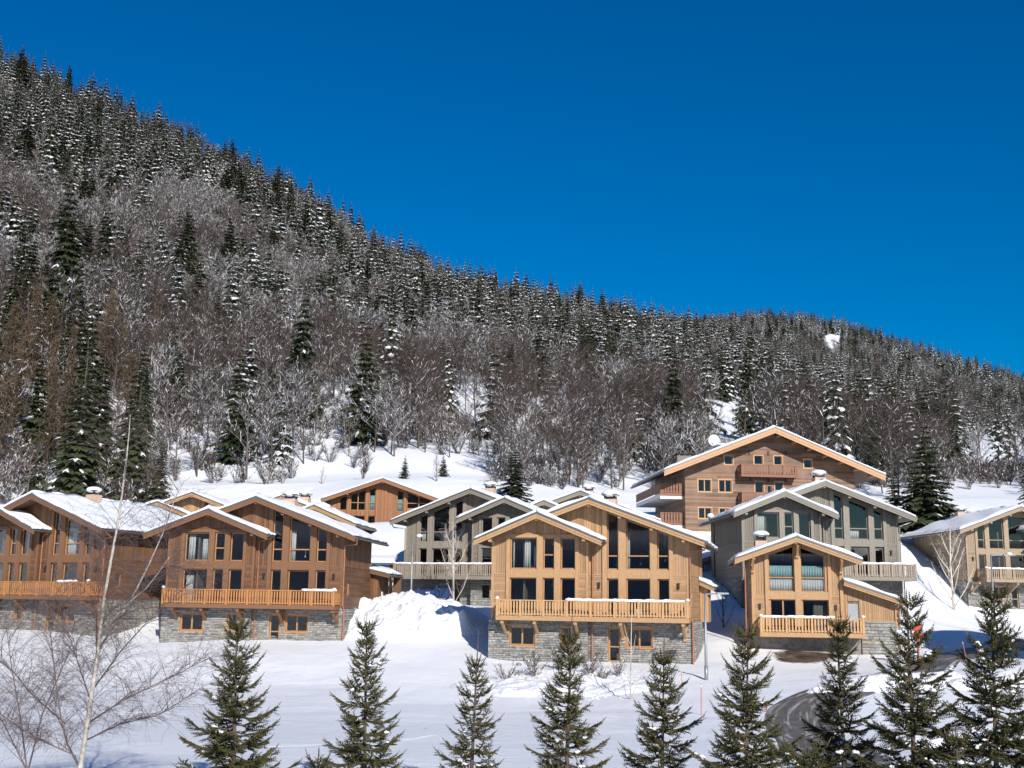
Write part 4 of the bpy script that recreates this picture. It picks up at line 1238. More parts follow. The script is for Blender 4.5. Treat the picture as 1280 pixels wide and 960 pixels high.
# ------------------------------------------------------------------ parked blue car
def car(name, label, loc, rz, paint):
    c = empty(name, label, "car", loc, rz)
    prof = [(-1.95, 0.35), (-2.0, 0.62), (-1.92, 0.82), (-1.05, 0.95), (-0.45, 1.42), (0.95, 1.45), (1.62, 1.0), (1.95, 0.92), (2.0, 0.5), (1.9, 0.32)]
    m = MB()
    n = len(prof)
    rows = []
    for y, sx, top in ((-0.86, 0.97, 0.9), (-0.78, 1, 1), (0.78, 1, 1), (0.86, 0.97, 0.9)):
        rows.append([(x * sx, y * (1 - 0.16 * max(0, (z - 0.95) / 0.5)), 0.35 + (z - 0.35) * (top if z < 1 else 0.985 if top < 1 else 1)) for x, z in prof])
    vs_ = [p for r in rows for p in r]
    fs = [(j * n + i, j * n + (i + 1) % n, (j + 1) * n + (i + 1) % n, (j + 1) * n + i) for j in range(3) for i in range(n)]
    fs += [tuple(reversed(range(n))), tuple(range(3 * n, 4 * n))]
    m.add(vs_, fs)
    m.build("body", paint, c)
    for nm, pts in (("windscreen", [(-1.0, -0.68, 1.0), (-1.0, 0.68, 1.0), (-0.47, 0.6, 1.405), (-0.47, -0.6, 1.405)]), ("rear_window", [(1.56, -0.66, 1.06), (1.0, -0.6, 1.43), (1.0, 0.6, 1.43), (1.56, 0.66, 1.06)])):
        m = MB()
        o = 0.02 if nm == "windscreen" else -0.02
        m.add([(x - o, y, z + 0.018) for x, y, z in pts] + [(x, y, z - .01) for x, y, z in pts], [(0, 1, 2, 3), (7, 6, 5, 4), (0, 4, 5, 1), (1, 5, 6, 2), (2, 6, 7, 3), (3, 7, 4, 0)])
        m.build(nm, M['darkmetal'], c)
    for s in (-1, 1):
        for x0, x1, xa, xb in ((-0.78, 0.15, -0.36, 0.15), (0.22, 1.3, 0.22, 0.88)):
            m = MB()
            pts = [(x0, 0.80, 1.0), (x1, 0.80, 1.0), (xb, 0.735, 1.38), (xa, 0.735, 1.38)]
            m.add([(x, s * (y + 0.03), z) for x, y, z in pts] + [(x, s * (y - 0.01), z) for x, y, z in pts], [(0, 1, 2, 3), (7, 6, 5, 4), (0, 4, 5, 1), (1, 5, 6, 2), (2, 6, 7, 3), (3, 7, 4, 0)])
            m.build("side_window", M['darkmetal'], c)
        for x in (-1.25, 1.25):
            m = MB(); m.tube([(x, s * 0.66, 0.31), (x, s * 0.88, 0.31)], 0.31, 18); w = m.build("wheel", M['black'], c)
            m = MB(); m.tube([(x, s * 0.87, 0.31), (x, s * 0.895, 0.31)], 0.19, 14); m.build("rim", M['galv'], w)
        m = MB(); m.ball((-1.9, s * 0.6, 0.7), 0.13, 10, 6, sq=0.7); m.build("headlight", M['white'], c, smooth=True)
        m = MB(); m.ball((-0.75, s * 0.98, 1.0), 0.1, 8, 5, sq=0.8); m.build("mirror", paint, c, smooth=True)
    m = MB(); m.box(-2.06, -1.98, -0.26, 0.26, 0.42, 0.54); m.build("number_plate", M['white'], c)
    m = MB(); m.box(-2.05, -1.9, -0.8, 0.8, 0.34, 0.5); m.build("bumper", M['black'], c)
    return c
pc = at(541, 756, 95.5)
car("parked_car", "blue car parked under the grey chalet's balcony behind the snow heap", (pc.x, pc.y, h1(pc.x, pc.y) + 0.35), R_(62), M['bluecar'])

# ------------------------------------------------------------------ street lamps, poles, markers
def street_lamp(label, base, d, top_py, arm_px, snow=True, m_=None):
    p = at(base[0], base[1], d)
    t = at(base[0], top_py, d)
    hgt = t.z - p.z
    arm = (at(arm_px, top_py, d).x - p.x)
    c = empty("street_lamp", label, "street lamp", (p.x, p.y, p.z), 0)
    m = MB(); m.tube([(0, 0, -0.5), (0, 0, 1.2), (0, 0, hgt)], [0.085, 0.085, 0.055], 10); m.build("pole", m_ or M['galv'], c, smooth=True)
    m = MB(); m.tube([(0, 0, 0), (0, 0, 0.9)], 0.11, 10); m.build("pole_base", m_ or M['galv'], c, smooth=True)
    sg = 1 if arm > 0 else -1
    m = MB(); m.tube([(0, 0, hgt - 0.04), (arm * 0.55, -0.1, hgt + 0.02)], 0.04, 8); m.build("arm", m_ or M['galv'], c)
    m = MB(); m.prism([(arm * 0.5, hgt - 0.05), (arm, hgt - 0.02), (arm, hgt + 0.06), (arm * 0.5, hgt + 0.07)], -0.24, 0.06); m.build("lamp_head", m_ or M['galv'], c)
    if snow:
        m = MB(); m.ball((arm * 0.75, -0.09, hgt + 0.08), 0.24, 10, 6, sq=0.6, jit=0.06); o = m.build("snow_cap", M['snow'], c, smooth=True)
    return c
street_lamp("tall grey street lamp standing in the snow beside the golden chalet", (883, 853), 66, 742, 910, False)
street_lamp("thin street lamp with snow cap rising behind the snow heap", (513.5, 754), 91, 671, 527)
street_lamp("street lamp with snowy head in front of the beige chalet's balcony", (1245, 800), 86, 694, 1268)
street_lamp("small pale lamp post beside the dark garage", (873.5, 722), 98, 689, 877, True)
# lantern pole in front of the apartment house
lp = at(893.5, 718, 96)
c = empty("lantern_post", "dark lantern post with snow-capped lantern under the apartment house", "street lamp", lp)
hh = at(893.5, 657, 96).z - lp.z
m = MB(); m.tube([(0, 0, -0.3), (0, 0, hh)], [0.07, 0.045], 8); m.build("pole", M['darkmetal'], c)
m = MB(); m.tube([(0, 0, hh), (-0.1, 0, hh + 0.25), (-0.25, 0, hh + 0.3)], 0.035, 6); m.build("arm", M['darkmetal'], c)
m = MB(); m.tube([(-0.27, 0, hh + 0.32), (-0.27, 0, hh + 0.75)], [0.13, 0.22], 6); m.build("lantern", M['galv'], c)
m = MB(); m.ball((-0.27, 0, hh + 0.8), 0.3, 10, 6, sq=0.7, jit=0.05); m.build("snow_cap", M['snow'], c, smooth=True)
def pole(label, base, d, top, w=0.022, lean=0.0):
    p = ground_hit(base[0], base[1], d - 14, d + 14)
    t = at(top[0], top[1], p.y)
    c = empty("marker_pole", label, "snow pole", p)
    m = MB(); m.tube([(0, 0, -0.3), (t.x - p.x, 0, t.z - p.z)], w, 7); m.build("pole", M['orangepole'], c)
    m = MB(); q = (Vector((t.x - p.x, 0, t.z - p.z)))
    m.tube([q * 0.9, q * 0.97], w * 1.25, 7); m.build("reflector_band", M['white'], c)
pole("thin orange snow pole left of the road bend, the tall one", (876.5, 894), 55, (876.5, 855))
pole("thin pink snow pole on the bank by the golden chalet", (853, 859), 64, (851.5, 838), 0.018)
pole("short thick orange pole at the inner road edge", (958, 890), 55, (957.5, 874), 0.035)
pole("reddish pole beside the road behind a young spruce", (1086, 858), 60, (1086.5, 843), 0.035)
pole("long leaning pink pole by the far road edge", (1209, 824), 67, (1203, 802), 0.022)
rm = at(1147, 806, 72)
c = empty("red_sign", "red post with two red panels beside the small golden chalet", "marker", rm)
m = MB(); m.box(-0.05, 0.05, -0.05, 0.05, -1.5, 1.25); m.build("post", M['red'], c)
for z in (0.32, 0.82):
    m = MB(); m.box(-0.3, 0.32, -0.09, -0.055, z, z + 0.38); m.build("panel", M['red'], c)

# ------------------------------------------------------------------ vegetation
def veg_mat(name, c1, c2, rough=0.85):
    """foliage or twigs: tone differs from tree to tree and from clump to clump"""
    m, n, l, p = mat(name)
    oi = N(n, "ShaderNodeObjectInfo")
    g = N(n, "ShaderNodeNewGeometry")
    a = N(n, "ShaderNodeMath", operation='MULTIPLY_ADD')
    a.inputs[1].default_value, a.inputs[2].default_value = 0.55, 0.0
    l.new(oi.outputs['Random'], a.inputs[0])
    b = N(n, "ShaderNodeMath", operation='MULTIPLY_ADD')
    b.inputs[1].default_value = 0.45
    l.new(g.outputs['Random Per Island'], b.inputs[0])
    l.new(a.outputs[0], b.inputs[2])
    l.new(mix(n, l, b.outputs[0], c1, c2), p.inputs['Base Color'])
    p.inputs['Roughness'].default_value = rough
    p.inputs['Specular IOR Level'].default_value = 0.2
    return m
V = dict(
    needle=veg_mat("spruce_needles", (0.026, 0.038, 0.019), (0.066, 0.078, 0.034)),
    young=veg_mat("young_spruce_needles", (0.048, 0.05, 0.019), (0.11, 0.102, 0.04), 0.6),
    twig=veg_mat("bare_twigs", (0.036, 0.027, 0.023), (0.082, 0.06, 0.05)),
    larch=veg_mat("larch_twigs", (0.09, 0.066, 0.042), (0.165, 0.118, 0.074)),
    bark=veg_mat("tree_bark", (0.06, 0.048, 0.040), (0.16, 0.138, 0.118)),
    snow=M['treesnow'],
)
U = random.uniform
def shard(mb, p, d, L, w, mi, up=None, droop=0.0):
    """a narrow tapering leaf-like shard"""
    d = d.normalized()
    s = d.cross(up or Vector((0, 0, 1)))
    s = s.normalized() if s.length > 1e-4 else Vector((1, 0, 0))
    m = p + d * (L * 0.45) + Vector((0, 0, -droop * 0.3 * L))
    t = p + d * L + Vector((0, 0, -droop * L))
    mb.add([tuple(p), tuple(m - s * w), tuple(t), tuple(m + s * w)], [(0, 1, 2, 3)], mi)
def gen_spruce(H, wh, nb, rad, snow, detail=5, bare=0.05, hang=0.35, pad=1.0):
    tr, cr, sn = MB(), MB(), MB()
    tr.tube([(0, 0, -1.0), (0, 0, H * 0.5), (0, 0, H * 0.99)], [H * 0.016, H * 0.009, 0.02], 6)
    for i in range(wh):
        f = i / (wh - 1)
        z = H * (bare + (0.985 - bare) * f) + U(-.12, .12)
        r = H * rad * (1 - f) ** 0.85 * (0.75 + 0.25 * min(1, f / 0.12)) * U(0.85, 1.12) + 0.12
        for k in range(nb if f < 0.85 else max(4, nb - 3)):
            az = 2 * math.pi * (k + U(-.35, .35)) / nb + i * 1.3
            L = r * U(0.5, 1.2)
            tilt = 0.1 * f - hang * (1 - f * 0.6) + U(-.15, .12)
            d = Vector((math.cos(az), math.sin(az), tilt))
            side = Vector((-math.sin(az), math.cos(az), 0))
            p = Vector((0, 0, z))
            wd = 0.13 * L + 0.06
            shard(cr, p + d * L * 0.1, d, L * 0.95, wd * 0.9, 0, droop=U(0.02, 0.15))
            for q in range(detail):
                t = 0.25 + 0.7 * q / detail
                b = p + d * L * t
                for sg in (-1, 1):
                    dd = d * 0.75 + side * sg * U(0.55, 0.95) + Vector((0, 0, U(-.5, -.12)))
                    shard(cr, b, dd, L * (1 - t * 0.65) * U(0.38, 0.6), wd * U(0.45, 0.75), 0, droop=U(0.05, 0.35))
            if U(0, 1) < snow:
                t0 = U(0.35, 0.55)
                b = p + d * L * t0 + Vector((d.x * .08, d.y * .08, 0.14))
                shard(sn, b, d + Vector((0, 0, U(-.1, .05))), L * (1.02 - t0), wd * pad * U(0.6, 1.1), 0, droop=0.1)
                for sg in (-1, 1):
                    if U(0, 1) < 0.65:
                        b2 = p + d * L * U(0.45, 0.8) + Vector((d.x * .08, d.y * .08, 0.13))
                        shard(sn, b2, d * 0.8 + side * sg * 0.7 + Vector((0, 0, -.22)), L * U(0.25, 0.45), wd * pad * U(0.4, 0.75), 0)
    return tr, cr, sn
def gen_bare(H, limbs, spread, snow, tw=7, base=0.3, tl=0.085):
    tr, cr, sn = MB(), MB(), MB()
    lean = Vector((U(-.06, .06), U(-.06, .06), 1))
    top = lean * H * 0.86
    tr.tube([(0, 0, -1.0), tuple(lean * H * 0.45 + Vector((U(-.2, .2), U(-.2, .2), 0))), tuple(top)], [H * 0.013, H * 0.009, 0.03], 5)
    def twigs(p, d, L, n):
        for _ in range(n):
            t = U(0.1, 1.0)
            b = p + d * L * t
            dd = d * 0.8 + Vector((U(-1, 1), U(-1, 1), U(-.35, .9))) * 0.75
            l = U(0.6, 1.25) * H * tl
            shard(cr, b, dd, l, 0.011 + 0.0009 * H, 0, up=Vector((U(-1, 1), U(-1, 1), U(-1, 1))))
            if U(0, 1) < snow * 0.36:
                shard(sn, b + Vector((0, 0, .05)), dd, l * U(0.5, 0.95), 0.013 + 0.0011 * H, 0, up=Vector((U(-1, 1), U(-1, 1), U(0, 1))))
    for i in range(limbs):
        f = base + (0.95 - base) * (i + U(0, .8)) / limbs
        b = lean * H * 0.86 * f
        az = i * 2.4 + U(-.5, .5)
        L = H * spread * (1.15 - 0.75 * abs(f - 0.45)) * U(0.7, 1.2)
        up = U(0.55, 1.3)
        d = Vector((math.cos(az), math.sin(az), up)).normalized()
        e = b + d * L * 0.55
        d2 = (d + Vector((U(-.25, .25), U(-.25, .25), U(0, .35)))).normalized()
        tr.tube([tuple(b), tuple(e), tuple(e + d2 * L * 0.45)], [H * 0.0045 + 0.01, H * 0.003, 0.012], 3, cap=False)
        if U(0, 1) < snow * 1.3:
            s = d.cross(Vector((0, 0, 1))).normalized() * 0.055
            o = Vector((0, 0, H * 0.004 + .03))
            sn.add([tuple(b + o - s), tuple(b + o + s), tuple(e + o + s), tuple(e + o - s)], [(0, 1, 2, 3)])
        for j in range(5):
            t = 0.25 + 0.75 * (j + U(0, .6)) / 5
            p = b + d * L * 0.55 * (t / 0.55) if t < 0.55 else e + d2 * L * (t - 0.55)
            az2 = U(0, 6.28)
            q = (d * 0.8 + Vector((math.cos(az2), math.sin(az2), U(0, .8))) * 0.7).normalized()
            l = L * U(0.28, 0.5)
            tr.tube([tuple(p), tuple(p + q * l)], [0.03, 0.012], 3, cap=False)
            if U(0, 1) < snow:
                s = q.cross(Vector((0, 0, 1)))
                if s.length > 0.1:
                    s = s.normalized() * 0.045
                    o = Vector((0, 0, .05))
                    sn.add([tuple(p + o - s), tuple(p + o + s), tuple(p + q * l + o + s * .4), tuple(p + q * l + o - s * .4)], [(0, 1, 2, 3)])
            twigs(p, q, l * 1.1, tw)
        twigs(e, d2, L * 0.45, tw)
    return tr, cr, sn
def gen_larch(H):
    tr, cr, sn = MB(), MB(), MB()
    tr.tube([(0, 0, -1), (0, 0, H)], [H * 0.012, 0.02], 5)
    for i in range(64):
        f = (i + U(0, 1)) / 64
        z = H * (0.1 + 0.88 * f)
        r = H * 0.15 * (1 - f) ** 0.7 * U(0.7, 1.2) + .15
        for k in range(5):
            az = U(0, 6.28)
            d = Vector((math.cos(az), math.sin(az), U(0.05, .4)))
            p = Vector((0, 0, z))
            shard(cr, p, d, r, 0.05, 0)
            for q in range(5):
                b = p + d * r * U(0.2, 1)
                shard(cr, b, Vector((U(-.6, .6), U(-.6, .6), U(-.8, .9))), U(0.5, 1.1), 0.045, 0, up=Vector((U(-1, 1), U(-1, 1), U(-1, 1))))
            if U(0, 1) < 0.12:
                shard(sn, p + d * r * .3 + Vector((0, 0, .06)), d, r * .6, 0.07, 0)
    return tr, cr, sn
def gen_shrub(H, snow):
    tr, cr, sn = MB(), MB(), MB()
    for i in range(9):
        az = U(0, 6.28)
        d = Vector((math.cos(az) * U(.2, .8), math.sin(az) * U(.2, .8), 1)).normalized()
        L = H * U(0.6, 1)
        tr.tube([(d.x * .1, d.y * .1, -.2), tuple(d * L * 0.9)], [0.022 + H * .004, 0.008], 3, cap=False)
        for j in range(34):
            b = d * L * U(0.15, 0.95)
            dd = d * 0.7 + Vector((U(-1, 1), U(-1, 1), U(-.3, .9))) * 0.8
            l = H * U(0.1, 0.26)
            shard(cr, b, dd, l, 0.008 + H * 0.0035, 0, up=Vector((U(-1, 1), U(-1, 1), U(-1, 1))))
            if U(0, 1) < snow:
                shard(sn, b + Vector((0, 0, .03)), dd, l * .7, 0.014 + H * 0.007, 0, up=Vector((U(-1, 1), U(-1, 1), 1)))
    return tr, cr, sn
def joined(nm, parts, mats):
    m = MB()
    for i, p in enumerate(parts):
        m.add(p.v, p.f, i)
    return m.mesh(nm, mats)
class Kind:
    def __init__(s, name, gens, mats, smooth=False):
        s.joint, s.sep = [], []
        for g in gens:
            s.sep.append([p.mesh(name + "_" + q, m_) for p, q, m_ in zip(g, ("trunk", "crown", "snow"), mats)])
            s.joint.append(joined(name, g, mats))
random.seed(5)
SPM = (M['bark'], V['needle'], V['snow'])
BAM = (V['bark'], V['twig'], V['snow'])
KS = {
    'snowy': Kind("snowy_spruce", [gen_spruce(18, 14, 7, U(.18, .235), U(.7, 1.0), 3, hang=U(.7, 1.0), pad=1.75) for _ in range(6)], SPM),
    'spruce': Kind("spruce_tree", [gen_spruce(18, 25, 9, U(.18, .225), U(.16, .34), 4, hang=U(.45, .75), pad=0.55) for _ in range(4)], SPM),
    'bare': Kind("bare_tree", [gen_bare(14, 14, U(.26, .36), s_, 12) for s_ in (.06, .12, .22, .42, .75, 1.15)], BAM),
    'larch': Kind("larch_tree", [gen_larch(17) for _ in range(2)], (M['bark'], V['larch'], V['snow'])),
    'shrub': Kind("bare_shrub", [gen_shrub(3.2, s_) for s_ in (.1, .25, .4)], BAM),
}
HT = dict(snowy=18, spruce=18, bare=14, larch=17, shrub=3.2)
# --- where the trees grow: a jittered grid over the slope, kind chosen by how far up the slope the spot lies
spots = []
def grid_spots(r0, r1, th0, th1, gap, far):
    r = r0
    while r < r1:
        n = int((th1 - th0) * r / gap)
        for k in range(n):
            rr = r + U(-.48, .48) * gap
            th = th0 + (th1 - th0) * (k + U(0.02, 0.98)) / n
            spots.append((rr * math.sin(th), rr * math.cos(th), far))
        r += gap * 0.92
grid_spots(128, 735, -0.52, 0.52, 5.6, 0)
grid_spots(740, 1540, 0.02, 0.52, 9.5, 1)
SX = np.array([s[0] for s in spots]); SY = np.array([s[1] for s in spots])
SZ = H(SX, SY)
PX, PY = proj(SX, SY, SZ)
RRs, THs = np.hypot(SX, SY), np.arctan2(SX, SY)
foot = np.interp(THs, _T[:, 0], [m[1] for m in MT]); rid = np.interp(THs, _T[:, 0], [m[2] for m in MT]); R1s = np.interp(THs, _T[:, 0], _T[:, 2])
dens = fbm(SX / 40, SY / 40, 3, 70)
rec = []
def inside(px, py, cx, cy, rx, ry): return ((px - cx) / rx) ** 2 + ((py - cy) / ry) ** 2 < 1
for i, (x, y, far) in enumerate(spots):
    px, py, r = PX[i], PY[i], RRs[i]
    z = float(SZ[i])
    f = (foot[i] - py) / (foot[i] - rid[i])        # 0 foot, 1 ridge
    n = dens[i]
    if not far:
        if r > R1s[i] + 25: continue
        low = (601 if px < 380 else 602) if 195 < px < 790 else 640 if px > 1090 else 632 if px < 195 else 612
        if 380 < px < 600: low = 574
        if 640 < px < 790: low = 614
        if py > low or (r < 150 and 195 < px < 1060): continue
        if inside(px, py, 920, 524, 38, 17) or inside(px, py, 1245, 572, 55, 17): continue
        if inside(px, py, 595, 530, 34, 42) and U(0, 1) < 0.72: continue
        if inside(px, py, 650, 545, 95, 52) and U(0, 1) < 0.38: continue
        if inside(px, py, 430, 540, 30, 45) and U(0, 1) < 0.4: continue
        right = min(1, max(0, (px - 640) / 300))
        ps = min(0.92, max(0, (f - 0.47 + 0.12 * right + n * 1.7) / 0.38))        # chance of a spruce
        ps = max(ps, 0.085 + 0.07 * right)
        if px < 60 and 380 < py < 500: ps = 0.8
        if px < 175 and py > 470 and f < 0.32:
            kind = 'larch' if U(0, 1) < 0.36 else ('spruce' if U(0, 1) < 0.5 else 'bare')
        elif U(0, 1) < ps and not (f < 0.16 and 380 < px < 640) and not (px > 1190 and r < 190) and not (590 < px < 790 and r < 205):
            kind = 'snowy' if U(0, 1) < 0.2 + 0.75 * f else 'spruce'
        else:
            kind = 'bare'
            if r > 420 and U(0, 1) < 0.15: continue
        sc_ = U(0.5, 1.0) ** 0.7 * U(0.85, 1.3) * (0.86 if kind in ('snowy', 'spruce') else 0.9)
        if kind in ('snowy', 'spruce') and r > 330 and U(0, 1) < 0.42: continue
        if kind in ('snowy', 'spruce'): sc_ *= 1.12 + 0.35 * min(1, max(0, (r - 250) / 200))
        if kind == 'bare': sc_ *= 1.12
        if kind == 'bare' and r < 195: sc_ *= U(0.6, 0.95)
        if kind in ('snowy',) and r > 520: sc_ *= 0.9
    else:
        if r > 1515: continue
        if inside(px, py, 1042, 425, 17, 5) or inside(px, py, 1012, 421, 8, 4): continue
        kind = ('snowy' if U(0, 1) < 0.6 else 'spruce') if U(0, 1) < 0.66 + n * 1.2 else 'bare'
        sc_ = U(0.8, 1.5)
    hp = sc_ * HT[kind] / r * F_PX
    if any(inside(px, py - t * hp, *e) for t in (0, .35, .7, .95) for e in ((920, 520, 46, 19), (1245, 568, 66, 24), (1042, 424, 13, 4))) and U(0, 1) < 0.95: continue
    v = int(U(0, len(KS[kind].joint) - 1e-6))
    if kind == 'bare':
        k = 0.5 + fbm(np.array([x / 25.0]), np.array([y / 25.0]), 2, 90)[0]
        v = int(min(5, max(0, round(2.2 + (k - 0.5) * 11 + U(-1.6, 1.6) + (0.8 if f > 0.4 else -0.5)))))
    rec.append((kind, v, x, y, z, sc_, U(0, 6.28), px, py))
# shrubs along the foot of the wood
for _ in range(1500):
    px = U(-60, 1340)
    th, _e = th_el(px, 580)
    r = U(140, 235)
    x, y = r * math.sin(th), r * math.cos(th)
    z = h1(x, y)
    X, Y = proj(x, y, z)
    if 195 < X < 790 and Y > (606 if X < 380 else 600 if not 380 < X < 520 else 580) and U(0, 1) < (0.97 if X < 640 else 0.3): continue
    if Y > (636 if X < 195 else 612): continue
    if 470 < X < 610 and Y > 570: continue
    if inside(X, Y, 920, 530, 50, 30) or inside(X, Y, 1245, 572, 55, 17): continue
    rec.append(('shrub', int(U(0, 2.999)), x, y, z, U(0.6, 1.5), U(0, 6.28), X, Y))
LAB = {
    'snowy': ("spruce weighed down with snow in the wood on the mountainside", "tree", "snow-laden spruces on the mountainside"),
    'spruce': ("dark spruce with little snow in the wood on the mountainside", "tree", "dark spruces on the mountainside"),
    'bare': ("leafless brown tree with snow-dusted limbs on the wooded slope", "tree", "bare trees on the wooded slope"),
    'larch': ("tan leafless larch in the clump above the dark brown chalet's roof", "tree", "tan larches above the dark brown chalet"),
    'shrub': ("bare brown shrub at the edge of the wood above the snow meadow", "shrub", "bare shrubs along the foot of the wood"),
}
NAME = dict(snowy="snowy_spruce", spruce="spruce_tree", bare="bare_tree", larch="larch_tree", shrub="bare_shrub")
FOREST = dict(snowy="snowy_spruce_forest", spruce="dark_spruce_forest", bare="bare_forest", larch="larch_forest", shrub="shrub_undergrowth")
LIMIT = dict(snowy=290, spruce=290, bare=290, larch=120, shrub=160)
LAND = ((-60, "dark brown chalet"), (150, "far golden chalet"), (270, "brown chalet"), (420, "reddish chalet"), (540, "grey-beige chalet"), (660, "golden chalet"), (790, "apartment house's satellite dish"), (930, "apartment house's ridge"), (1080, "big dark spruce"), (1180, "beige chalet"))
WHAT = dict(snowy="snow-laden spruce", spruce="dark spruce", bare="leafless snow-dusted tree", larch="tan leafless larch", shrub="bare brown shrub")
def describe(kind, r):
    """which one: its size, how far up the slope, and above which landmark it stands"""
    x, y, s, px, py = r[2], r[3], r[5], r[7], r[8]
    th = math.atan2(x, y)
    f = (np.interp(th, _T[:, 0], [m[1] for m in MT]) - py) / (np.interp(th, _T[:, 0], [m[1] for m in MT]) - np.interp(th, _T[:, 0], [m[2] for m in MT]))
    size = "small" if s < 0.7 else "tall" if s > 0.95 else "middling"
    if kind == 'shrub':
        size = "low" if s < 0.9 else "big" if s > 1.2 else "middling"
        zone = "at the meadow edge" if f < 0.06 else "among the first trees"
    else:
        zone = "at the foot of the wood" if f < 0.13 else "low on the slope" if f < 0.3 else "halfway up the slope" if f < 0.65 else "near the skyline"
    land = [b for a_, b in LAND if px >= a_]
    land = land[-1] if land else LAND[0][1]
    return f"{size} {WHAT[kind]} {zone} above the {land}", f"{size} {WHAT[kind]}s {zone} above the {land}"
def plant(kind, v, loc, s, rz, parts, label=None, cat=None, group=None):
    K_ = KS[kind]
    nm = NAME[kind]
    if parts:
        o = bpy.data.objects.new(nm, None)
        col.objects.link(o)
        for q, me_ in zip(("trunk", "crown", "branch_snow"), K_.sep[v]):
            if len(me_.polygons): link(q, me_, o, 'stuff' if q == 'branch_snow' else None)
    else:
        o = link(nm, K_.joint[v])
    o.location, o.rotation_euler, o.scale = loc, (U(-.03, .03), U(-.03, .03), rz), (s * U(.85, 1.2), s * U(.85, 1.2), s)
    l = LAB[kind]
    return tag(o, label or l[0], cat or l[1], group)
def scatter(name, kind, rows, protos):
    """everything past the first few hundred: one object of instanced trees"""
    me_ = bpy.data.meshes.new(name)
    me_.from_pydata([(r[2], r[3], r[4]) for r in rows], [], [])
    for nm, ty, vals in (("turn", 'FLOAT', [r[6] for r in rows]), ("size", 'FLOAT_VECTOR', [c_ for r in rows for c_ in (r[5] * (0.85 + 0.4 * ((r[2] * 7.3) % 1)), r[5] * (0.85 + 0.4 * ((r[3] * 5.7) % 1)), r[5])]), ("which", 'INT', [r[1] for r in rows])):
        a_ = me_.attributes.new(nm, ty, 'POINT')
        a_.data.foreach_set("vector" if ty == 'FLOAT_VECTOR' else "value", vals)
    o = link(name, me_, kind='stuff')
    ng = bpy.data.node_groups.new(name, 'GeometryNodeTree')
    ng.interface.new_socket("Geometry", in_out='INPUT', socket_type='NodeSocketGeometry')
    ng.interface.new_socket("Geometry", in_out='OUTPUT', socket_type='NodeSocketGeometry')
    n, l = ng.nodes, ng.links
    gi, go = n.new("NodeGroupInput"), n.new("NodeGroupOutput")
    ip = n.new("GeometryNodeInstanceOnPoints")
    jg = n.new("GeometryNodeJoinGeometry")
    for p in reversed(protos):
        oi = n.new("GeometryNodeObjectInfo")
        oi.transform_space = 'ORIGINAL'
        oi.inputs['Object'].default_value = p
        oi.inputs['As Instance'].default_value = True
        l.new(oi.outputs['Geometry'], jg.inputs[0])
    def attr(nm, ty):
        a_ = n.new("GeometryNodeInputNamedAttribute")
        a_.data_type = ty
        a_.inputs['Name'].default_value = nm
        return next(s for s in a_.outputs if s.enabled and s.name == 'Attribute')
    l.new(gi.outputs[0], ip.inputs['Points'])
    l.new(jg.outputs[0], ip.inputs['Instance'])
    ip.inputs['Pick Instance'].default_value = True
    l.new(attr("which", 'INT'), ip.inputs['Instance Index'])
    cx = n.new("ShaderNodeCombineXYZ")
    l.new(attr("turn", 'FLOAT'), cx.inputs[2])
    er = n.new("FunctionNodeEulerToRotation")
    l.new(cx.outputs[0], er.inputs[0])
    l.new(er.outputs[0], ip.inputs['Rotation'])
    l.new(attr("size", 'FLOAT_VECTOR'), ip.inputs['Scale'])
    l.new(ip.outputs[0], go.inputs[0])
    md = o.modifiers.new("scatter", 'NODES')
    md.node_group = ng
    return o
for kind in KS:
    rows = [r for r in rec if r[0] == kind]
    rows.sort(key=lambda r: -r[5] * HT[kind] / r[3] * (1 if -15 < r[7] < 1295 else 0.001))
    own = rows[:LIMIT[kind]]
    protos = [None] * len(KS[kind].joint)
    for i, r in enumerate(own):
        lb, gp = describe(kind, r)
        o = plant(kind, r[1], (r[2], r[3], r[4] - 0.1), r[5], r[6], i < 45 and kind != 'shrub', lb, None, gp)
        if protos[r[1]] is None and o.type == 'MESH':
            protos[r[1]] = o
    rest = rows[LIMIT[kind]:]
    have = [i for i, p in enumerate(protos) if p is not None]
    rest = [(r[0], have.index(r[1] if r[1] in have else have[0])) + r[2:] for r in rest]
    if rest:
        scatter(FOREST[kind], kind, rest, [protos[i] for i in have])

# --- single spruces that stand out
def lone(px, py, d, top, label, v=0, kind='spruce', wide=1.0):
    p = at(px, py, d)
    p.z = h1(p.x, p.y)
    s = (at(px, top, p.y).z - p.z) / (HT[kind] * 0.985)
    o = plant(kind, v, p, s, U(0, 6), True, label, "tree")
    o.scale = (s * wide, s * wide, s)
    return o
lone(505, 606, 150, 568, "small dark spruce alone on the snow meadow above the reddish chalet's roof", 1, wide=1.45)
lone(554, 592, 158, 566, "smallest spruce on the snow meadow, standing alone uphill of the others", 2, wide=1.5)
lone(643, 634, 138, 556, "broad dark spruce behind the grey-beige chalet's roof at the meadow edge", 3, wide=2.0)
lone(196, 632, 140, 548, "loose spruce above the far golden chalet's roof", 0, wide=1.3)
lone(450, 578, 184, 398, "tall dark spruce towering among bare trees above the reddish chalet", 1, wide=1.1)
lone(370, 556, 205, 352, "very tall slim spruce in the bare wood above the brown chalet", 2, wide=0.85)
lone(62, 528, 222, 210, "tallest spruce column in the wood above the foreground birch", 3, wide=0.9)
lone(1164, 656, 128, 522, "big dark spruce beside the apartment house's gable end", 0, wide=1.75)
lone(1120, 652, 130, 585, "dark snow-flecked conifer crowding the apartment house's eaves", 2, wide=1.6)
lone(1145, 652, 134, 575, "lower dark conifer filling the gap behind the big dark spruce", 1, wide=1.5)
lone(1290, 640, 132, 560, "dark spruce at the edge of the view behind the beige chalet", 3, wide=1.2)
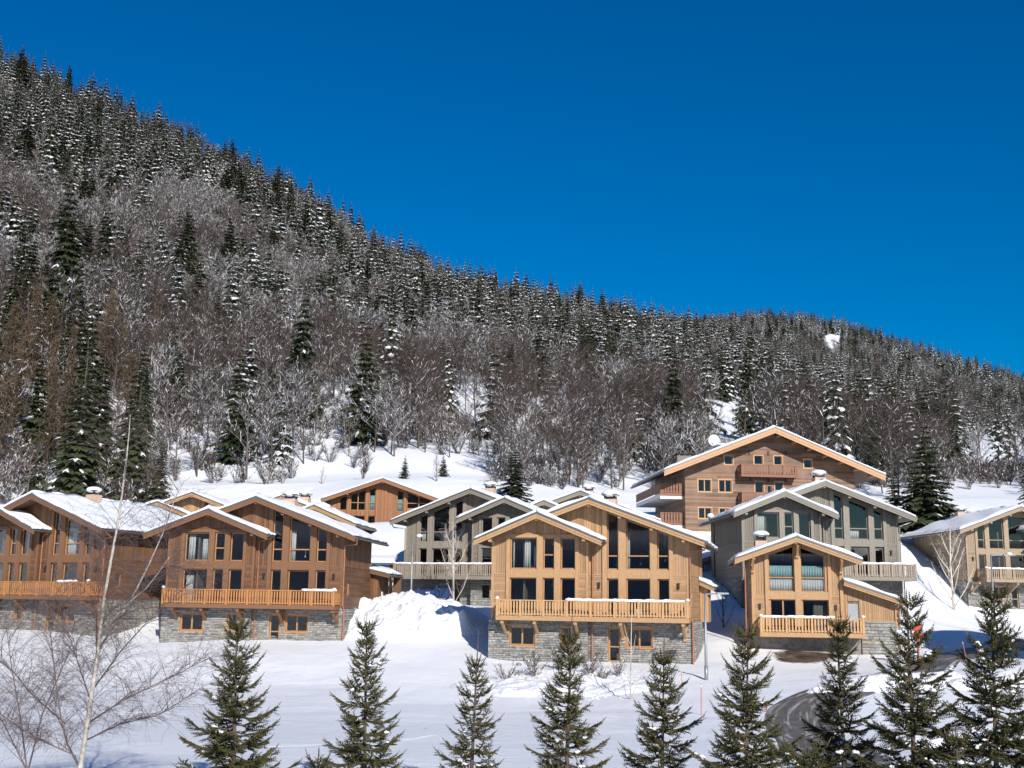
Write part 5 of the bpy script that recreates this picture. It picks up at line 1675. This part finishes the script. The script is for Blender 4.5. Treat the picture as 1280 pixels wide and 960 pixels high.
lone(962, 545, 230, 510, "small spruce peeking over the apartment house's roof ridge", 1)

# ------------------------------------------------------------------ young spruces in the foreground
random.seed(21)
def d_of(pts, k):
    return (pts[k + 1] - pts[k]).normalized()
def gen_young(H, half, seed, sparse=0.0, leader=0.45, snowy=1.0):
    random.seed(seed)
    tr, nd, tip, sn = MB(), MB(), MB(), []
    lean = Vector((U(-.02, .02), U(-.02, .02), 1))
    tr.tube([(0, 0, -0.6), tuple(lean * H * 0.5), tuple(lean * H)], [H * 0.013 + 0.012, H * 0.008, 0.008], 7)
    def needles(mb, p, d, L, w=1.0):
        """one needled shoot: needles stand off the axis all round and point forward"""
        d = d.normalized()
        a = d.orthogonal().normalized()
        b = d.cross(a)
        n = max(2, int(L / 0.032))
        ph = U(0, 6.28)
        for i in range(n):
            o = p + d * (L * (i + 0.2) / n)
            for k in range(4):
                t = ph + k * 1.5708 + i * 0.7
                r = a * math.cos(t) + b * math.sin(t)
                q = (r * 0.75 + d * 0.75).normalized()
                l = 0.036 * w * U(0.75, 1.2)
                s = q.cross(d).normalized() * 0.0105 * w
                mb.add([tuple(o - s), tuple(o + s), tuple(o + q * l)], [(0, 1, 2)])
        e = p + d * L
        mb.add([tuple(e - a * .007), tuple(e + a * .007), tuple(e + d * .04)], [(0, 1, 2)])
    def branch(z, az, L, el):
        c, s = math.cos(az), math.sin(az)
        pts = []
        n = 7
        for i in range(n + 1):
            t = i / n
            lift = math.sin(el) * t - 0.16 * t * (1 - t) * 4 * (0.35 if el > .5 else 1) * 0.6 + 0.16 * t * t
            pts.append(Vector((c * t * L * math.cos(el), s * t * L * math.cos(el), z + L * lift)) + lean * 0)
        tr.tube([tuple(p) for p in pts[::2] + [pts[-1]]], [0.012 + 0.006 * L, 0.009, 0.007, 0.004, 0.004], 3, cap=False)
        side = Vector((-s, c, 0))
        m = max(3, int(L / 0.064))
        for i in range(m):
            t = 0.22 + 0.78 * (i + 0.5) / m
            k = min(n - 1, int(t * n))
            p = pts[k].lerp(pts[k + 1], t * n - k)
            d = (pts[k + 1] - pts[k]).normalized()
            needles(nd, p, d, 0.10)
            for sg in (-1, 1):
                if U(0, 1) < sparse: continue
                l = (0.10 + 0.42 * L * (1 - t) ** 0.8) * U(0.6, 1.1)
                q = (d * 0.8 + side * sg * U(0.6, 0.95) + Vector((0, 0, U(-.35, .12)))).normalized()
                needles(nd, p, q, l)
                j = int(l / 0.13)
                for h in range(j):
                    q2 = (q * 0.8 + d * U(-.2, .7) + side * U(-.5, .5) + Vector((0, 0, U(-.4, .2)))).normalized()
                    needles(nd, p + q * l * (h + 0.6) / (j + 0.4), q2, U(0.07, 0.16))
        dt = (pts[-1] - pts[-2]).normalized()
        needles(nd, pts[-1], dt + Vector((0, 0, .25)), U(0.08, 0.16), 0.9)
        tip.tube([tuple(pts[-1] + dt * .08), tuple(pts[-1] + (dt + Vector((0, 0, .3))) * U(.05, .16))], [0.007, 0.002], 3)
        if U(0, 1) < 0.25 * snowy and L > 0.35 and el < 0.5:
            t = U(0.45, 0.9)
            k = min(n - 1, int(t * n))
            p = pts[k].lerp(pts[k + 1], t * n - k)
            for _q in range(3): sn.append((p + d_of(pts, k) * U(-.12, .12) + Vector((U(-.03, .03), U(-.03, .03), 0.03)), U(0.025, 0.06)))
    z = 0.12 * H
    top = H - leader
    i = 0
    while z < top:
        f = z / H
        R = half * (1 - f) ** 0.85 * 1.25
        el = -0.12 + 0.95 * f ** 1.6
        for k in range(6):
            branch(z + U(-.03, .03), i * 0.9 + 6.283 * (k + U(-.45, .45)) / 6, max(0.14, R * U(0.5, 1.15)), el + U(-.14, .14))
        gap = 0.34 - 0.12 * (1 - f)
        for k in range(4):
            branch(z + gap * U(0.25, 0.8), U(0, 6.283), max(0.12, R * U(0.35, 0.7)), el + U(-.1, .15))
        z += gap * U(0.85, 1.1)
        i += 1
    for k in range(6):
        branch(top + 0.02, 6.283 * k / 6 + U(-.2, .2), 0.2 + 0.05 * half, 0.75)
    needles(nd, lean * top, lean, leader * 0.9, 0.8)
    tip.tube([tuple(lean * (H - 0.1)), tuple(lean * (H + 0.05))], [0.009, 0.003], 4)
    return tr, nd, tip, sn
def young(label, px, top, half_px, d, seed, sparse=0.0, leader=0.4, snowy=1.0, ref=940):
    p = at(px, 900, d)
    z0 = h1(p.x, p.y)
    H_ = at(px, top, d).z - z0
    half = half_px / F_PX * d / max(0.2, (1 - (at(px, ref, d).z - z0) / H_)) ** 0.85 / 1.5
    tr, nd, tip, sn = gen_young(H_, half, seed, sparse, leader, snowy)
    o = empty("young_spruce", label, "tree", (p.x, p.y, z0), U(0, 6.28), "young spruces in the foreground")
    o.rotation_euler = (U(-.035, .035), U(-.035, .035), o.rotation_euler.z)
    tr.build("trunk", M['bark'], o)
    cr = nd.build("crown", V['young'], o)
    tip.build("shoot_tips", M['shoot'], cr, 'stuff')
    m = MB()
    for c_, r in sn:
        m.ball(tuple(c_), r, 7, 5, sq=0.55, jit=0.35)
    if sn: m.build("branch_snow", V['snow'], cr, 'stuff', True)
    return o
young("young spruce with its tip against the brown chalet's balcony, nearest the birch", 297, 766, 76, 23, 101)
young("young spruce growing in front of the snow heap's foot", 458, 768, 62, 24, 102)
young("sparse young spruce with a long bare leader, in front of the golden chalet's left corner", 590, 792, 44, 25, 103, 0.25, 0.75)
young("full young spruce in front of the golden chalet's stone wall, left of the sapling", 707, 770, 58, 24, 104, leader=0.6)
young("young spruce with star-shaped top in front of the golden chalet's right corner", 826, 795, 58, 24, 105, 0.12, 0.6)
young("young spruce just right of the tall grey street lamp", 930, 775, 70, 22, 106)
young("young spruce standing before the small golden chalet's lean-to door", 1055, 758, 60, 23, 107, 0.08, 0.5)
young("tall dense young spruce covering the red sign", 1140, 738, 86, 20, 108, leader=0.35, snowy=2)
young("tall young spruce in front of the beige chalet, nearest the edge of the view", 1240, 728, 86, 19.5, 109, leader=0.35, snowy=2.5)
young("small low spruce top beside the foot of the spruce before the snow heap", 398, 935, 18, 21, 110)
young("low bushy spruce at the lower edge under the road bend", 1005, 930, 40, 19, 112, snowy=2)
young("low spruce squeezed between the two tall dense young spruces", 1195, 905, 40, 19, 113, snowy=2)

# ------------------------------------------------------------------ birches and other bare trees close by
def crown_twigs(mb, pts, r0, n, lmin, lmax, fine, up=0.5, droop=0.3, mi=0, sides=3):
    """side branches along a stem, each with its own fine twigs; all of them are real thin tubes and blades"""
    P = [Vector(p) for p in pts]
    seg = [(b - a).length for a, b in zip(P, P[1:])]
    tot = sum(seg)
    for i in range(n):
        s = tot * (0.06 + 0.94 * (i + U(0, 1)) / n)
        k = 0
        while k < len(seg) - 1 and s > seg[k]:
            s -= seg[k]; k += 1
        p = P[k].lerp(P[k + 1], min(1, s / seg[k]))
        d = (P[k + 1] - P[k]).normalized()
        az = U(0, 6.283)
        q = (d * 0.7 + Vector((math.cos(az), math.sin(az) * 0.8, up * U(0.2, 1)))).normalized()
        L = U(lmin, lmax)
        mid = p + q * L * 0.5 + Vector((0, 0, 0.04 * L))
        q2 = (q + Vector((U(-.2, .2), U(-.2, .2), -droop * U(0.3, 1.4)))).normalized()
        end = mid + q2 * L * 0.5
        mb.tube([tuple(p), tuple(mid), tuple(end)], [r0, r0 * 0.65, r0 * 0.3], sides, mi, cap=False)
        for j in range(fine):
            t = U(0.15, 1)
            b = p.lerp(mid, t * 2) if t < 0.5 else mid.lerp(end, t * 2 - 1)
            w = (q * 0.6 + Vector((U(-1, 1), U(-1, 1), U(-.8, .7)))).normalized()
            l = L * U(0.15, 0.42)
            e = b + w * l
            f = e + (w + Vector((U(-.3, .3), U(-.3, .3), -droop * 1.2))).normalized() * l * 0.7
            mb.tube([tuple(b), tuple(e), tuple(f)], [r0 * 0.34, r0 * 0.26, r0 * 0.14], 3, mi, cap=False)
            for g in range(2):
                w2 = (w + Vector((U(-1, 1), U(-1, 1), U(-.9, .4))) * 0.8).normalized()
                mb.tube([tuple(e), tuple(e + w2 * l * U(0.35, 0.7))], [r0 * 0.22, r0 * 0.12], 3, mi, cap=False)
def px_path(pts, d, wob=0.25):
    out = []
    for i, (x, y) in enumerate(pts):
        out.append(at(x, y, d + wob * math.sin(i * 1.7 + x * 0.01)))
    return out
D0 = 21.0
b0 = at(100, 960, D0)
birch = empty("birch_tree", "large white-stemmed birch with bare drooping twigs in front of the brown chalets", "tree", (b0.x, b0.y, h1(b0.x, b0.y)))
inv = Vector(birch.location)
STEMS = [([(100, 962), (106, 925), (113, 880), (119, 840), (124, 800), (130, 750), (138, 705), (146, 662), (153, 615), (158, 575), (161, 545), (163, 518)], 0.05, 0.007),
         ([(123, 812), (148, 775), (170, 738), (188, 702), (203, 668), (213, 640), (224, 608)], 0.026, 0.005),
         ([(126, 795), (156, 757), (183, 735), (198, 716), (212, 696)], 0.017, 0.004),
         ([(121, 838), (121, 770), (124, 722), (133, 672)], 0.015, 0.004),
         ([(99, 958), (84, 930), (76, 898), (70, 853), (64, 800), (58, 752)], 0.022, 0.005),
         ([(113, 902), (157, 873), (213, 847), (258, 824)], 0.017, 0.004),
         ([(82, 905), (42, 870), (8, 830), (-20, 790)], 0.015, 0.004),
         ([(112, 872), (97, 827), (85, 790), (78, 752)], 0.014, 0.004),
         ([(116, 862), (150, 815), (186, 775), (215, 748), (240, 725)], 0.017, 0.004),
         ([(108, 925), (150, 905), (195, 895), (240, 868)], 0.014, 0.004),
         ([(95, 945), (50, 925), (18, 905), (-15, 880)], 0.014, 0.004)]
def birch_up(o, stems, nmain, nside, white, seed):
    random.seed(seed)
    tk, tw_ = MB(), MB()
    org = Vector(o.location)
    for i, (p, r, r1) in enumerate(stems):
        w = [q - org for q in px_path(p, D0 + (0.5 * math.sin(i * 2.3) if i else 0))]
        if i == 0:
            w = [Vector((w[0].x * 0.9, w[0].y, -0.4))] + w
        n = len(w)
        rads = [r + (r1 - r) * k / (n - 1) for k in range(n)]
        tk.tube([tuple(q) for q in w], rads, 9 if i == 0 else 6, 0 if i in white else 1)
        crown_twigs(tw_, w[1:] if i == 0 else w, 0.0052, nmain if i == 0 else nside, 0.3, 1.25 if i == 0 else 1.0, 12, 0.5, 0.45)
    tk.build("trunk", [M['birch'], M['birchlimb']], o, smooth=True)
    tw_.build("crown", M['birchtwig'], o)
birch_up(birch, STEMS, 84, 42, (0, 1, 2), 33)
b1 = at(34, 965, D0)
birch2 = empty("birch_tree", "smaller thin-stemmed birch sapling clump in the lower corner beside the large birch", "tree", (b1.x, b1.y, h1(b1.x, b1.y)))
birch_up(birch2, [([(34, 965), (26, 900), (14, 830), (6, 770)], 0.02, 0.004), ([(36, 960), (52, 895), (78, 835), (92, 800)], 0.016, 0.004), ([(33, 962), (5, 905), (-25, 860)], 0.015, 0.004)], 34, 26, (), 34)
def small_tree(name, label, px, base_py, top_py, d, m_, n_up, spread, r=0.05, twm=None, tw=10, seed=1):
    random.seed(seed)
    p = at(px, base_py, d)
    p.z = h1(p.x, p.y)
    H_ = max(1.0, at(px, top_py, d).z - p.z)
    o = empty(name, label, "tree", p)
    t, c_ = MB(), MB()
    stem = [Vector((0, 0, -.3)), Vector((U(-.03, .03) * H_, 0, H_ * .5)), Vector((U(-.04, .04) * H_, 0, H_))]
    t.tube([tuple(q) for q in stem], [r, r * .65, r * .2], 7)
    for i in range(n_up):
        f = 0.06 + 0.68 * i / n_up
        b = stem[0].lerp(stem[1], f / .5) if f < .5 else stem[1].lerp(stem[2], f / .5 - 1)
        az = i * 2.5 + U(-.4, .4)
        L = H_ * (0.55 - 0.42 * f) * U(.8, 1.1)
        k = Vector((math.cos(az) * spread, math.sin(az) * spread, 1)).normalized()
        e = b + k * L
        t.tube([tuple(b), tuple(b + k * L * .5 + Vector((math.cos(az), math.sin(az), 0)) * .05 * L), tuple(e)], [r * .45, r * .32, r * .12], 5)
        crown_twigs(c_, [b + k * L * .3, e], r * 0.13, tw // 2, .06 * H_, .16 * H_, 3, .9, -.1)
    crown_twigs(c_, stem[1:], r * 0.15, tw, .08 * H_, .2 * H_, 3, .8, -.1)
    t.build("trunk", m_, o, smooth=True)
    c_.build("crown", twm or m_, o)
    return o
small_tree("pale_tree", "pale leafless tree with upswept branches before the beige chalet's shaded wall", 1193, 765, 655, 107, M['palebark'], 11, 0.55, 0.13, tw=14, seed=3)
small_tree("pale_tree", "pale slender tree in front of the grey-beige chalet's balcony", 567, 757, 652, 91, M['palebark'], 10, 0.45, 0.10, tw=12, seed=4)
small_tree("sapling", "thin pale sapling on the rough bank below the golden chalet", 788, 872, 765, 61, M['palebark'], 5, 0.4, 0.045, M['greybark'], 10, 5)
small_tree("bare_bush_tree", "thin bare tree on the snow meadow behind the grey-beige chalet's chimney", 545, 612, 568, 148, M['greybark'], 8, .4, .07, tw=14, seed=7)
small_tree("bare_bush_tree", "tiny leafless tree on the snow meadow above the reddish chalet's eaves", 402, 612, 583, 150, M['greybark'], 6, .5, .05, tw=12, seed=8)
small_tree("bare_bush_tree", "bare dark tree in the gully of the lane beside the small golden chalet", 904, 774, 728, 84, M['bark'], 7, .5, .06, tw=12, seed=9)
# --- rough bank below the golden chalet: dead shrubs, clods of snow and stones
random.seed(44)
for i, (px, py, s, t) in enumerate(((632, 853, .40, "beside the sparse spruce"), (668, 846, .55, "largest of the bank"), (700, 838, .5, "behind the full young spruce"), (738, 842, .5, "with snow lumps on it"), (752, 856, .42, "just left of the sapling"), (772, 846, .36, "behind the sapling"), (845, 880, .3, "near the tall orange snow pole"))):
    g = ground_hit(px, py, 50, 74)
    o = link("dry_shrub", KS['shrub'].joint[i % 3])
    o.location, o.scale, o.rotation_euler = g, (s * 1.3, s * 1.3, s), (0, 0, i)
    tag(o, "low dead shrub poking from the rough snow bank, " + t, "shrub", "dead shrubs on the rough bank")
m = MB()
for i in range(300):
    px, py = random.gauss(715, 45), random.gauss(852, 12)
    if not (615 < px < 800 and 828 < py < 878): continue
    g = ground_hit(px, py, 48, 76)
    m.ball((g.x, g.y, g.z + 0.02), U(0.03, 0.13), 6, 4, sq=0.7, jit=0.45)
m.build("snow_clods", M['pile'], None, 'stuff')
m = MB()
for i in range(46):
    px, py = random.gauss(690, 50), random.gauss(850, 11)
    g = ground_hit(px, py, 48, 76)
    m.ball((g.x, g.y, g.z + 0.02), U(0.05, 0.2), 6, 4, sq=0.7, jit=0.4)
m.build("bank_stones", M['rock'], None, 'stuff')
